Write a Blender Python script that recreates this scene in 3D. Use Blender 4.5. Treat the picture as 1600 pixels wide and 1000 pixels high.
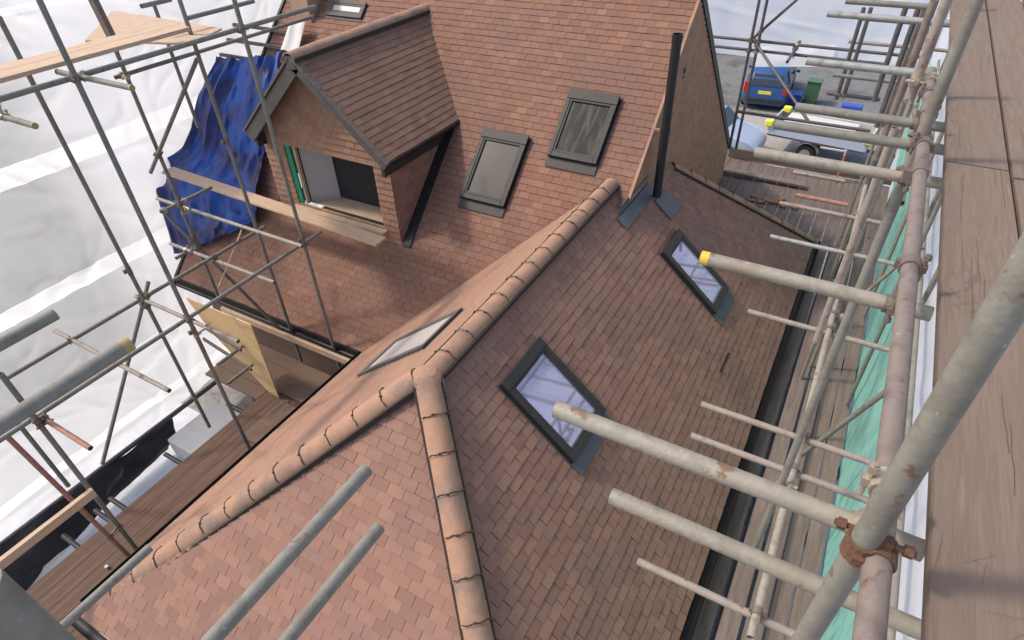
import bpy, math, random
from mathutils import Vector, Matrix
random.seed(7)
SC = bpy.context.scene
for o in list(bpy.data.objects): bpy.data.objects.remove(o)
# ------------------------------------------------------------------ camera
# World axes: +Y runs along the house ridge away from the viewer, +X to the right, Z up. Camera stands at the origin.
def cam_matrix(yaw, pitch, roll):
    cy, sy = math.cos(yaw), math.sin(yaw)
    f = Vector((sy*math.cos(pitch), cy*math.cos(pitch), -math.sin(pitch)))
    r = Vector((cy, -sy, 0)); u = r.cross(f)
    c, s = math.cos(roll), math.sin(roll)
    r2 = c*r + s*u; u2 = -s*r + c*u
    return Matrix(((r2.x, u2.x, -f.x, 0), (r2.y, u2.y, -f.y, 0), (r2.z, u2.z, -f.z, 0), (0, 0, 0, 1)))
cam_d = bpy.data.cameras.new('camera'); cam = bpy.data.objects.new('camera', cam_d)
SC.collection.objects.link(cam)
cam.matrix_world = cam_matrix(-0.54266073, 0.67530532, -0.03967041)
cam_d.sensor_width = 36; cam_d.lens = 943.8/1600*36; cam_d.clip_start = .05; cam_d.clip_end = 500
SC.camera = cam
# ------------------------------------------------------------------ light
SUN_EL, SUN_AZ = math.radians(50), math.radians(248)      # azimuth measured clockwise from +Y
w = bpy.data.worlds.new('World'); SC.world = w; w.use_nodes = True
nt = w.node_tree; bg = nt.nodes['Background']
sky = nt.nodes.new('ShaderNodeTexSky'); sky.sky_type = 'NISHITA'; sky.sun_disc = False
sky.sun_elevation = SUN_EL; sky.sun_rotation = SUN_AZ; sky.air_density = 1.0; sky.dust_density = 3.0; sky.ozone_density = 1.0
nt.links.new(sky.outputs[0], bg.inputs[0]); bg.inputs[1].default_value = .15
sd = bpy.data.lights.new('sun', 'SUN'); sun = bpy.data.objects.new('sun', sd); SC.collection.objects.link(sun)
sd.energy = 1.65; sd.angle = math.radians(5); sd.color = (1, .88, .74)
sdir = Vector((math.sin(SUN_AZ)*math.cos(SUN_EL), math.cos(SUN_AZ)*math.cos(SUN_EL), math.sin(SUN_EL)))
sun.rotation_euler = sdir.to_track_quat('Z', 'Y').to_euler()
SC.view_settings.view_transform = 'Standard'; SC.view_settings.look = 'None'
SC.view_settings.exposure = 0.80; SC.view_settings.gamma = 1
SC.render.engine = 'CYCLES'
SC.cycles.max_bounces = 8; SC.cycles.transparent_max_bounces = 16
# ------------------------------------------------------------------ materials
def mat(name, base, rough=.8, splash=None, orange=None, metal=0, var=None, scale=8, bump=0, bscale=60, spec=.3, attr=False, stretch=None, transl=0, transp=0, dirt_or_shadow=None, dscale=1.5):
    m = bpy.data.materials.new(name); m.use_nodes = True
    t = m.node_tree; n = t.nodes; L = t.links; p = n['Principled BSDF']
    p.inputs['Roughness'].default_value = rough; p.inputs['Metallic'].default_value = metal
    p.inputs['Specular IOR Level'].default_value = spec
    tc = n.new('ShaderNodeTexCoord'); vec = tc.outputs['Object']
    if splash: ge = n.new('ShaderNodeNewGeometry'); vec = ge.outputs['Position']
    if stretch:
        mp = n.new('ShaderNodeMapping'); mp.inputs['Scale'].default_value = stretch; L.new(vec, mp.inputs[0]); vec = mp.outputs[0]
    col = None
    cols = [base] + (var or [])
    def noise(sc, det=6, v=vec, r=.6):
        q = n.new('ShaderNodeTexNoise'); q.inputs['Scale'].default_value = sc; q.inputs['Detail'].default_value = det
        q.inputs['Roughness'].default_value = r; L.new(v, q.inputs['Vector']); return q.outputs['Fac']
    rgb = n.new('ShaderNodeRGB'); rgb.outputs[0].default_value = (*base, 1); col = rgb.outputs[0]
    if len(cols) > 1:
        cr = n.new('ShaderNodeValToRGB'); e = cr.color_ramp.elements
        lo, hi = (0, 1) if attr else (.3, .7)
        while len(e) < len(cols): e.new(.5)
        for i, c in enumerate(cols):
            e[i].position = lo + (hi-lo)*i/(len(cols)-1); e[i].color = (*c, 1)
        if attr:
            a = n.new('ShaderNodeAttribute'); a.attribute_name = 'rnd'; fac = a.outputs['Fac']
            ad = n.new('ShaderNodeMath'); ad.operation = 'MULTIPLY_ADD'; ad.inputs[1].default_value = .35; L.new(noise(scale), ad.inputs[0])
            m2 = n.new('ShaderNodeMath'); m2.operation = 'SUBTRACT'; m2.inputs[1].default_value = .17; L.new(fac, m2.inputs[0])
            L.new(m2.outputs[0], ad.inputs[2]); fac = ad.outputs[0]
        else: fac = noise(scale)
        L.new(fac, cr.inputs[0]); col = cr.outputs[0]
    if dirt_or_shadow:
        mx = n.new('ShaderNodeMix'); mx.data_type = 'RGBA'; r2 = n.new('ShaderNodeValToRGB')
        r2.color_ramp.elements[0].position = .5; r2.color_ramp.elements[1].position = .72
        L.new(noise(dscale, 5, vec if splash else tc.outputs['Object']), r2.inputs[0]); L.new(r2.outputs[0], mx.inputs[0])
        L.new(col, mx.inputs[6]); mx.inputs[7].default_value = (*dirt_or_shadow, 1); col = mx.outputs[2]
    for sc_, th_, cc in ((38, .66, splash), (9, .63, orange)):
        if cc:
            mx = n.new('ShaderNodeMix'); mx.data_type = 'RGBA'; r2 = n.new('ShaderNodeValToRGB')
            r2.color_ramp.elements[0].position = th_; r2.color_ramp.elements[1].position = th_+.05
            L.new(noise(sc_, 4, vec, .7), r2.inputs[0]); L.new(r2.outputs[0], mx.inputs[0])
            L.new(col, mx.inputs[6]); mx.inputs[7].default_value = (*cc, 1); col = mx.outputs[2]
    L.new(col, p.inputs['Base Color'])
    if bump:
        b = n.new('ShaderNodeBump'); b.inputs['Strength'].default_value = bump; b.inputs['Distance'].default_value = .01
        L.new(noise(bscale, 8), b.inputs['Height']); L.new(b.outputs[0], p.inputs['Normal'])
    out = n['Material Output']; sh = p.outputs[0]
    if transl:
        tr = n.new('ShaderNodeBsdfTranslucent'); L.new(col, tr.inputs[0])
        ms = n.new('ShaderNodeMixShader'); ms.inputs[0].default_value = transl; L.new(sh, ms.inputs[1]); L.new(tr.outputs[0], ms.inputs[2]); sh = ms.outputs[0]
    if transp:
        tr = n.new('ShaderNodeBsdfTransparent'); ms = n.new('ShaderNodeMixShader')
        ms.inputs[0].default_value = transp
        L.new(sh, ms.inputs[1]); L.new(tr.outputs[0], ms.inputs[2]); sh = ms.outputs[0]
    L.new(sh, out.inputs[0])
    return m
M = {}
TILE = [(.205,.114,.087), (.222,.124,.092), (.236,.131,.096), (.248,.138,.10), (.272,.153,.108), (.222,.132,.106)]
M['tile'] = mat('clay_tile', TILE[0], .82, var=TILE[1:], attr=True, scale=14, bump=.16, bscale=60, dirt_or_shadow=(.19,.112,.092), dscale=1.1)
M['tile_dusty_sunlit'] = mat('dusty_sunlit_clay_tile', (.265,.155,.108), .85, var=[(.285,.168,.116), (.30,.178,.122)], attr=True, scale=6, bump=.04, bscale=60)  # dusty clay, also lightened and warmed to hold the left slope's sunlight
M['tile_main'] = mat('orange_clay_tile', (.175,.09,.062), .82, var=[(.19,.097,.065), (.203,.104,.068), (.218,.113,.074), (.182,.10,.075), (.24,.128,.084)], attr=True, scale=14, bump=.10, bscale=60, dirt_or_shadow=(.165,.095,.07), dscale=.8)
M['tile_dark'] = mat('dark_clay_tile', (.185,.105,.07), .8, var=[(.21,.118,.077), (.235,.135,.087), (.2,.118,.082)], attr=True, scale=14, bump=.10, bscale=60)
M['tile_buff'] = mat('buff_clay_tile', (.255,.14,.09), .85, var=[(.29,.16,.105), (.32,.185,.122), (.27,.155,.11)], attr=True, scale=30, bump=.10, bscale=60)
M['tile_under'] = mat('roof_underlay', (.035,.024,.02), .9)
M['ridge'] = mat('ridge_clay', (.30,.18,.12), .85, var=[(.345,.205,.135), (.275,.162,.11)], scale=5, bump=.3, bscale=50, dirt_or_shadow=(.17,.135,.115), dscale=3.0)  # grey blotches mix stains with scaffold shadow dapple painted into the clay
M['mortar'] = mat('dark_mortar', (.045,.035,.03), .9, bump=.5, bscale=40)
M['clip'] = mat('clip_metal', (.06,.045,.035), .5, metal=.6)
M['grey'] = mat('galvanised_steel', (.15,.142,.115), .6, metal=.05, var=[(.205,.2,.172), (.17,.158,.13)], scale=14, bump=.2, bscale=80, dirt_or_shadow=(.15,.13,.105), dscale=5, splash=(.36,.35,.31), orange=(.15,.085,.05))
M['light'] = mat('pale_steel', (.225,.205,.165), .6, metal=.15, var=[(.30,.275,.225), (.175,.155,.12)], scale=12, bump=.2, bscale=80, dirt_or_shadow=(.25,.2,.15), dscale=4, splash=(.44,.41,.35), orange=(.19,.13,.085))
M['silver'] = mat('new_steel', (.30,.30,.275), .45, metal=.45, var=[(.38,.38,.35), (.23,.23,.21)], scale=16, bump=.15, bscale=80)
M['pink'] = mat('dusty_steel', (.235,.195,.165), .65, metal=.12, var=[(.29,.25,.215), (.18,.145,.12)], scale=12, bump=.2, bscale=80, splash=(.40,.36,.31), orange=(.22,.12,.08))
M['brown'] = mat('brown_steel', (.165,.13,.112), .62, metal=.2, var=[(.21,.172,.15), (.135,.10,.085)], scale=10, bump=.2, bscale=80, splash=(.30,.27,.24), orange=(.13,.07,.045))
M['rust'] = mat('rusted_steel', (.27,.13,.085), .75, metal=.1, var=[(.35,.19,.13), (.2,.12,.09)], scale=14, bump=.3, bscale=90)
M['dark'] = mat('weathered_dark_steel', (.085,.08,.08), .55, metal=.3, var=[(.13,.12,.115)], scale=10)
M['coupler'] = mat('coupler_steel', (.13,.105,.085), .6, metal=.45, var=[(.20,.17,.14), (.17,.10,.06)], scale=30, bump=.4, bscale=120)
M['rust_coupler'] = mat('rusty_coupler', (.10,.048,.03), .8, var=[(.15,.075,.045), (.07,.04,.03)], scale=40, bump=.6, bscale=150)
M['coupler_bright'] = mat('coupler_zinc', (.5,.46,.38), .4, metal=.6, var=[(.38,.3,.2)], scale=30)
M['end_yellow'] = mat('yellow_end_paint', (.62,.42,.06), .6)
M['end_tan'] = mat('mossy_end_paint', (.33,.25,.10), .7)
M['board'] = mat('scaffold_board', (.13,.095,.073), .8, var=[(.18,.135,.106), (.152,.113,.088), (.205,.158,.126)], scale=3, stretch=(9, .7, 9), bump=.35, bscale=14, dirt_or_shadow=(.17,.115,.095), dscale=1.2)
M['board_dark'] = mat('wet_board', (.075,.042,.028), .8, var=[(.11,.064,.044), (.14,.085,.06)], scale=3, stretch=(7, .6, 7), bump=.3, bscale=14)
M['board_dark2'] = mat('grey_wet_board', (.085,.064,.057), .8, var=[(.125,.098,.088), (.155,.125,.112)], scale=3, stretch=(7, .6, 7), bump=.3, bscale=14)
M['board_brownx'] = mat('brown_board_across', (.12,.075,.052), .8, var=[(.155,.10,.07), (.13,.085,.062)], scale=3, stretch=(.8, 5, 5), bump=.2, bscale=14)
M['board_mid'] = mat('deck_board', (.11,.085,.072), .8, var=[(.155,.122,.105), (.20,.16,.14)], scale=3, stretch=(7, .6, 7), bump=.3, bscale=14)
M['board_new'] = mat('new_board', (.44,.31,.20), .8, var=[(.52,.38,.26), (.40,.27,.18)], scale=3, stretch=(8, .8, 8), bump=.25, bscale=14)
M['board_newx'] = mat('new_board_across', (.44,.31,.20), .8, var=[(.50,.36,.25), (.40,.27,.18)], scale=3, stretch=(.8, 8, 8), bump=.25, bscale=14)
M['board_darkx'] = mat('wet_board_across', (.085,.062,.055), .8, var=[(.12,.092,.082), (.155,.12,.105)], scale=3, stretch=(.8, 8, 8), bump=.25, bscale=14)
M['ply'] = mat('plywood', (.50,.33,.15), .7, var=[(.58,.40,.20), (.44,.28,.12)], scale=2.5, stretch=(1, 1, 4), bump=.15, bscale=20)
M['ply_pale'] = mat('pale_ply', (.50,.39,.28), .8, var=[(.42,.31,.22)], scale=4)
M['plank_crack'] = mat('plank_crack', (.075,.052,.042), .95)
M['lead'] = mat('lead_sheet', (.085,.092,.11), .5, metal=.3, var=[(.12,.128,.145)], scale=6, bump=.2, bscale=20)
M['frame'] = mat('window_frame_metal', (.030,.028,.025), .55, metal=.0, var=[(.040,.038,.034)], scale=8, bump=.1)
M['frame_dark'] = mat('window_side_metal', (.018,.017,.017), .5)
M['barge'] = mat('barge_board', (.085,.078,.07), .7, var=[(.11,.102,.092)], scale=5)
M['black'] = mat('black_plastic', (.018,.017,.018), .4)
M['gutter'] = mat('black_gutter', (.012,.009,.008), .45)
M['white'] = mat('white_paint', (.58,.565,.54), .7, var=[(.5,.48,.46)], scale=3)
M['inside'] = mat('inside_plaster', (.42,.40,.38), .9)
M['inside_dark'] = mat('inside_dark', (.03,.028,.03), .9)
M['green_strip'] = mat('green_membrane', (.02,.22,.12), .6)
M['wall'] = mat('brown_brick_wall', (.12,.075,.055), .9, var=[(.16,.1,.075)], scale=4, bump=.2)
M['sheet'] = mat('white_sheeting', (.84,.84,.85), .35, var=[(.78,.78,.80), (.87,.87,.87)], scale=1.2, transl=.5, transp=.2, spec=.5)
def sheet_material():
    m = bpy.data.materials.new('white_sheeting_panels'); m.use_nodes = True; t = m.node_tree; n = t.nodes; L = t.links
    p = n['Principled BSDF']; p.inputs['Roughness'].default_value = .28
    tc = n.new('ShaderNodeTexCoord'); sp = n.new('ShaderNodeSeparateXYZ'); L.new(tc.outputs['Object'], sp.inputs[0])
    def mth(op, a, b=None, c=None):
        q = n.new('ShaderNodeMath'); q.operation = op
        for i, x in enumerate((a, b, c)):
            if x is None: continue
            if isinstance(x, (int, float)): q.inputs[i].default_value = x
            else: L.new(x, q.inputs[i])
        return q.outputs[0]
    wv = n.new('ShaderNodeTexNoise'); wv.inputs['Scale'].default_value = .5; L.new(tc.outputs['Object'], wv.inputs['Vector'])
    z = mth('MULTIPLY_ADD', wv.outputs['Fac'], .12, sp.outputs['Z'])
    def band(c, w): return mth('LESS_THAN', mth('ABSOLUTE', mth('SUBTRACT', z, c)), w)
    bands = mth('MAXIMUM', mth('MAXIMUM', band(-3.62, .16), band(-5.55, .14)), mth('MAXIMUM', band(-1.6, .05), band(-8.5, .1)))
    nz = n.new('ShaderNodeTexNoise'); nz.inputs['Scale'].default_value = .5; nz.inputs['Detail'].default_value = 4; L.new(tc.outputs['Object'], nz.inputs['Vector'])
    yy = mth('MULTIPLY_ADD', nz.outputs['Fac'], 1.6, sp.outputs['Y'])            # clear film near the viewer, milky beyond
    cr = n.new('ShaderNodeMapRange'); cr.interpolation_type = 'SMOOTHSTEP'; cr.inputs[1].default_value = 4.2; cr.inputs[2].default_value = 5.7; cr.inputs[3].default_value = .60; cr.inputs[4].default_value = .06; L.new(yy, cr.inputs[0])
    low = mth('GREATER_THAN', z, -7.2); fac = mth('MULTIPLY', mth('MULTIPLY', cr.outputs[0], mth('SUBTRACT', 1, bands)), mth('MULTIPLY_ADD', low, .7, .3))
    mc = n.new('ShaderNodeMix'); mc.data_type = 'RGBA'; L.new(bands, mc.inputs[0]); mc.inputs[6].default_value = (.88, .88, .89, 1); mc.inputs[7].default_value = (.98, .98, .97, 1)
    L.new(mc.outputs[2], p.inputs['Base Color']); crk = mc
    mp = n.new('ShaderNodeMapping'); mp.inputs['Scale'].default_value = (1, .5, 1.8); mp.inputs['Rotation'].default_value = (.5, 0, 0); L.new(tc.outputs['Object'], mp.inputs[0])
    cz = n.new('ShaderNodeTexNoise'); cz.inputs['Scale'].default_value = 1.3; cz.inputs['Detail'].default_value = 9; cz.inputs['Roughness'].default_value = .62; cz.inputs['Distortion'].default_value = 1.2; L.new(mp.outputs[0], cz.inputs['Vector'])
    bp = n.new('ShaderNodeBump'); bp.inputs['Strength'].default_value = .03; bp.inputs['Distance'].default_value = .12; L.new(cz.outputs['Fac'], bp.inputs['Height']); L.new(bp.outputs[0], p.inputs['Normal'])
    r3 = n.new('ShaderNodeValToRGB'); r3.color_ramp.elements[0].position = .35; r3.color_ramp.elements[1].position = .62; r3.color_ramp.elements[0].color = (.74, .75, .78, 1); r3.color_ramp.elements[1].color = (.97, .96, .95, 1); L.new(cz.outputs['Fac'], r3.inputs[0])
    mm = n.new('ShaderNodeMix'); mm.data_type = 'RGBA'; mm.blend_type = 'MULTIPLY'; mm.inputs[0].default_value = .12; L.new(mc.outputs[2], mm.inputs[6]); L.new(r3.outputs[0], mm.inputs[7]); L.new(mm.outputs[2], p.inputs['Base Color'])
    tl = n.new('ShaderNodeBsdfTranslucent'); L.new(mm.outputs[2], tl.inputs[0]); L.new(bp.outputs[0], tl.inputs['Normal'])
    m1 = n.new('ShaderNodeMixShader'); m1.inputs[0].default_value = .55; L.new(p.outputs[0], m1.inputs[1]); L.new(tl.outputs[0], m1.inputs[2])
    tr = n.new('ShaderNodeBsdfTransparent'); m2 = n.new('ShaderNodeMixShader'); L.new(fac, m2.inputs[0]); L.new(m1.outputs[0], m2.inputs[1]); L.new(tr.outputs[0], m2.inputs[2])
    L.new(m2.outputs[0], n['Material Output'].inputs[0]); return m
M['sheet'] = sheet_material()
M['sheet_seam'] = mat('white_sheeting_seam', (.92,.92,.92), .4, transl=.45)
M['sheet_solid'] = mat('white_backing_sheet', (.88,.89,.93), .35, var=[(.92,.91,.92), (.84,.87,.94), (.92,.88,.87)], scale=.8, transl=.5, transp=.06, spec=.5)
M['net'] = mat('green_netting', (.26,.60,.50), .6, var=[(.36,.68,.58), (.18,.47,.39)], scale=6, bump=.3, bscale=60, dirt_or_shadow=(.20,.42,.36), dscale=1.6, transl=.45, stretch=(1, 1, .3))
M['tarp'] = mat('blue_tarpaulin', (.03,.045,.16), .45, var=[(.02,.085,.36), (.04,.04,.10), (.025,.055,.22)], scale=.9, bump=.25, bscale=6, transl=.15)
M['tarp_black'] = mat('black_tarpaulin', (.02,.018,.02), .5, var=[(.05,.04,.04)], scale=3)
M['asphalt'] = mat('asphalt', (.11,.115,.115), .9, var=[(.17,.17,.165), (.13,.13,.125)], scale=3, bump=.4, bscale=40, dirt_or_shadow=(.075,.075,.075), dscale=.7)
M['gravel'] = mat('gravel', (.17,.165,.155), .95, var=[(.27,.26,.24), (.12,.115,.11)], scale=5, bump=.8, bscale=60, dirt_or_shadow=(.095,.09,.08), dscale=.5)
M['paving'] = mat('paving', (.36,.34,.32), .9, var=[(.30,.28,.26), (.42,.40,.38)], scale=4)
M['concrete'] = mat('pale_concrete', (.55,.56,.58), .85, var=[(.47,.48,.50), (.62,.63,.65)], scale=1.3)
M['car_blue'] = mat('blue_car_paint', (.025,.075,.22), .3, spec=.5)
M['car_white'] = mat('white_car_paint', (.42,.48,.6), .35, spec=.5)
M['car_glass'] = mat('car_glass', (.02,.025,.03), .08, spec=.8)
M['rubber'] = mat('rubber', (.02,.02,.02), .8)
M['rim'] = mat('wheel_rim', (.35,.35,.36), .35, metal=.7)
M['lamp_red'] = mat('red_lamp', (.45,.02,.02), .3)
M['plate_yellow'] = mat('yellow_plate', (.75,.62,.05), .5)
M['hivis'] = mat('yellow_plastic', (.75,.72,.08), .5)
M['bin_green'] = mat('green_bin', (.07,.15,.085), .6)
M['bin_blue'] = mat('blue_crate', (.04,.09,.4), .5)
M['orange'] = mat('orange_plastic', (.65,.17,.07), .6)
M['leaf'] = mat('leaves', (.10,.13,.03), .7, var=[(.25,.22,.05), (.07,.10,.025)], attr=True, scale=5)
M['brick_buff'] = mat('buff_brick', (.36,.22,.15), .85, var=[(.42,.28,.19), (.28,.16,.11)], scale=9, bump=.4, bscale=30)
M['brick'] = mat('orange_brick', (.45,.2,.1), .85, var=[(.52,.27,.14), (.38,.16,.08)], scale=12, bump=.3)
def glassmat(name, base, metal, rough, bands=0):
    m = mat(name, base, rough, metal=metal, spec=.8)
    if bands:
        t = m.node_tree; n = t.nodes; L = t.links
        tc = n.new('ShaderNodeTexCoord'); wv = n.new('ShaderNodeTexWave'); wv.wave_type = 'BANDS'; wv.bands_direction = 'X'
        wv.inputs['Scale'].default_value = bands; wv.inputs['Distortion'].default_value = .6; wv.inputs['Detail'].default_value = 1
        cr = n.new('ShaderNodeValToRGB'); cr.color_ramp.elements[0].color = (*[c*.8 for c in base], 1); cr.color_ramp.elements[1].color = (*[min(1, c*1.2) for c in base], 1)
        L.new(tc.outputs['Object'], wv.inputs[0]); L.new(wv.outputs[0], cr.inputs[0]); L.new(cr.outputs[0], n['Principled BSDF'].inputs['Base Color'])
    return m
M['glass_blind'] = glassmat('glass_over_pleated_blind', (.06,.056,.05), .0, .12, 9)
M['glass_blind'].node_tree.nodes['Principled BSDF'].inputs['Specular IOR Level'].default_value = .22
M['glass_dark'] = glassmat('glass_over_dark_room', (.035,.031,.027), .0, .12, 3.2)
M['glass_dark'].node_tree.nodes['Principled BSDF'].inputs['Specular IOR Level'].default_value = .22
def reflection_streak(m, dark, light):  # paints pale reflection streaks into the pane's base colour
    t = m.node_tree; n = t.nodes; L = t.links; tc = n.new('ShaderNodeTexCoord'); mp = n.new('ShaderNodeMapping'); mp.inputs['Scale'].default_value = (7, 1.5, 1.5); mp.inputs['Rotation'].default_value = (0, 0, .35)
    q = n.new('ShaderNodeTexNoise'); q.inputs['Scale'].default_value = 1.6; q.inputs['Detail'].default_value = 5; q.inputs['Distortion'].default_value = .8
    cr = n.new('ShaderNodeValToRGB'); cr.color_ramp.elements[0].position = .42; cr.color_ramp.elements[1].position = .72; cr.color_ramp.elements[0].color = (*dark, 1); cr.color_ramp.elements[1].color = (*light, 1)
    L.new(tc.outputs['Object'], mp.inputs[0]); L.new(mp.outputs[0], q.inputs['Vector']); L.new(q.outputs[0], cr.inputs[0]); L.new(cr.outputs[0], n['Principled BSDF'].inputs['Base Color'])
reflection_streak(M['glass_dark'], (.014, .012, .010), (.085, .078, .068))
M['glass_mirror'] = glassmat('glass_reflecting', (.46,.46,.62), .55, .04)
M['glass_grey'] = glassmat('glass_dusty', (.42,.38,.34), .0, .5)
# ------------------------------------------------------------------ mesh helpers
class MB:
    def __init__(s): s.v = []; s.f = []; s.r = []; s.m2 = None
    def poly(s, pts, r=.5):
        b = len(s.v); s.v += [tuple(p) for p in pts]; s.f.append(list(range(b, b+len(pts)))); s.r.append(r)
    def box(s, c, d, rot=None, r=.5):
        x, y, z = d[0]/2, d[1]/2, d[2]/2; c = Vector(c)
        q = [Vector(p) for p in ((-x,-y,-z),(x,-y,-z),(x,y,-z),(-x,y,-z),(-x,-y,z),(x,-y,z),(x,y,z),(-x,y,z))]
        if rot is not None: q = [rot @ p for p in q]
        b = len(s.v); s.v += [tuple(c+p) for p in q]
        for f in ((0,3,2,1),(4,5,6,7),(0,1,5,4),(1,2,6,5),(2,3,7,6),(3,0,4,7)): s.f.append([b+i for i in f]); s.r.append(r)
    def bar(s, p0, p1, side, up, w, h, r=.5):
        # box from p0 to p1, width w along side, height h along up (centred)
        p0, p1, side, up = Vector(p0), Vector(p1), Vector(side).normalized(), Vector(up).normalized()
        q = []
        for p in (p0, p1):
            for a, b in ((-1,-1),(1,-1),(1,1),(-1,1)): q.append(p+side*a*w/2+up*b*h/2)
        b = len(s.v); s.v += [tuple(x) for x in q]
        for f in ((0,1,2,3),(7,6,5,4),(0,4,5,1),(1,5,6,2),(2,6,7,3),(3,7,4,0)): s.f.append([b+i for i in f]); s.r.append(r)
    def tube(s, p0, p1, rad, n=18, wall=0, cap=True, r1=None):
        p0, p1 = Vector(p0), Vector(p1); d = (p1-p0).normalized()
        a = d.orthogonal().normalized(); c = d.cross(a); r1 = rad if r1 is None else r1
        def ring(p, q):
            b = len(s.v); s.v += [tuple(p+a*math.cos(2*math.pi*i/n)*q+c*math.sin(2*math.pi*i/n)*q) for i in range(n)]; return b
        def join(b0, b1):
            for i in range(n): s.f.append([b0+i, b0+(i+1)%n, b1+(i+1)%n, b1+i]); s.r.append(.5)
        A = ring(p0, rad); B = ring(p1, r1); join(A, B)
        if wall:
            k = min(.12, (p1-p0).length*.4)
            for P, O, sg in ((p0, A, 1), (p1, B, -1)):
                I = ring(P, rad-wall); J = ring(P+d*k*sg, rad-wall)
                join(O, I) ; join(I, J); s.f.append([J+i for i in range(n)]); s.r.append(.5)
        elif cap:
            s.f.append([A+i for i in range(n)][::-1]); s.f.append([B+i for i in range(n)]); s.r += [.5, .5]
    def build(s, name, m, parent=None, loc=None, smooth=False, bevel=0, **tags):
        me = bpy.data.meshes.new(name)
        off = Vector(loc) if loc is not None else Vector((0, 0, 0))
        me.from_pydata([tuple(Vector(v)-off) for v in s.v], [], s.f); me.update()
        at = me.attributes.new('rnd', 'FLOAT', 'FACE'); at.data.foreach_set('value', s.r)
        me.materials.append(M[m] if isinstance(m, str) else m)
        if s.m2:
            me.materials.append(M[s.m2[1]])
            for q in me.polygons:
                if q.index >= s.m2[0]: q.material_index = 1
        if smooth:
            me.polygons.foreach_set('use_smooth', [True]*len(me.polygons))
            try: me.set_sharp_from_angle(angle=math.radians(40))
            except Exception: pass
        o = bpy.data.objects.new(name, me); SC.collection.objects.link(o); o.location = off
        if bevel:
            bm_ = o.modifiers.new('edge', 'BEVEL'); bm_.width = bevel; bm_.segments = 2; bm_.limit_method = 'ANGLE'
        if parent is not None: attach(o, parent)
        for k, v in tags.items(): o['category' if k == 'cat' else k] = v
        return o
def wloc(o):
    v = Vector(o.location)
    return v if o.parent is None else v + wloc(o.parent)
def attach(o, parent):
    o.location = Vector(o.location) - wloc(parent); o.parent = parent
def thing(name, label, cat, loc=(0, 0, 0), group=None):
    o = bpy.data.objects.new(name, None); SC.collection.objects.link(o); o.location = loc; o.empty_display_size = .1
    o['label'] = label; o['category'] = cat
    if group: o['group'] = group
    return o
S = .738
def P(x, y, z): return Vector((S*x, S*y, S*z))
def h01(i, j, k=0):
    random_ = math.sin(i*127.1+j*311.7+k*74.7)*43758.5453
    return random_-math.floor(random_)
def clip(poly, rect):
    u0, v0, u1, v1 = rect
    def half(pl, ax, val, keep_less):
        out = []
        for i in range(len(pl)):
            a, b = pl[i], pl[(i+1) % len(pl)]
            ia = (a[ax] <= val) if keep_less else (a[ax] >= val); ib = (b[ax] <= val) if keep_less else (b[ax] >= val)
            if ia: out.append(a)
            if ia != ib:
                t = (val-a[ax])/(b[ax]-a[ax]); out.append((a[0]+(b[0]-a[0])*t, a[1]+(b[1]-a[1])*t))
        return out
    for ax, val, kl in ((0, u1, True), (0, u0, False), (1, v1, True), (1, v0, False)):
        poly = half(poly, ax, val, kl)
        if len(poly) < 3: return None
    return poly
def tiles(name, m, parent, origin, u, v, polys, gauge=.1, width=.165, thick=.012, gapk=.8, seed=0, label=None, under=True):
    """plain clay tiles laid in courses over the facet polygons (given as 3D points)"""
    u = Vector(u).normalized(); v = Vector(v).normalized(); n = u.cross(v).normalized(); O = Vector(origin)
    mb = MB(); ub = MB()
    for poly3 in polys:
        pl = [((p-O).dot(u), (p-O).dot(v)) for p in poly3]
        ub.poly([O+u*a+v*b+n*.001 for a, b in pl])
        lo_u, hi_u = min(p[0] for p in pl), max(p[0] for p in pl); lo_v, hi_v = min(p[1] for p in pl), max(p[1] for p in pl)
        for j in range(math.floor(lo_v/gauge), math.ceil(hi_v/gauge)):
            off = (j % 2)*.5*width + (h01(j, 3, seed)-.5)*.012
            crs = (h01(j, 9, seed)-.5)*.004
            for i in range(math.floor((lo_u-off)/width)-1, math.ceil((hi_u-off)/width)+1):
                gp = (.0010+h01(i, j, seed+5)*.0022)*gapk
                dv = (h01(i, j, seed+2)-.5)*.006
                q = clip(pl, (off+i*width+gp, j*gauge+dv+crs, off+(i+1)*width-gp, (j+1)*gauge-.001+crs))
                if not q: continue
                # drop tiny slivers
                ar = abs(sum(q[k][0]*q[(k+1) % len(q)][1]-q[(k+1) % len(q)][0]*q[k][1] for k in range(len(q))))/2
                if ar < 2e-5: continue
                r = h01(i, j, seed+1); lift = h01(i, j, seed+3)*.004*gapk; tw = (h01(i, j, seed+4)-.5)*.005*gapk
                uc = off+(i+.5)*width
                top = []
                for a, b in q:
                    t = (b-j*gauge)/gauge
                    top.append(O+u*a+v*b+n*(.008+thick*(1-t)+lift+tw*(a-uc)/width))
                bot = [O+u*a+v*b+n*.002 for a, b in q]
                B = len(mb.v); k = len(q); mb.v += [tuple(x) for x in top+bot]
                mb.f.append(list(range(B, B+k))); mb.r.append(r)
                for z in range(k): mb.f.append([B+(z+1) % k, B+z, B+k+z, B+k+(z+1) % k]); mb.r.append(r*.8)
    o = mb.build(name, m, parent, loc=O)
    if label: o['label'] = label
    return o, ub, n
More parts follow.
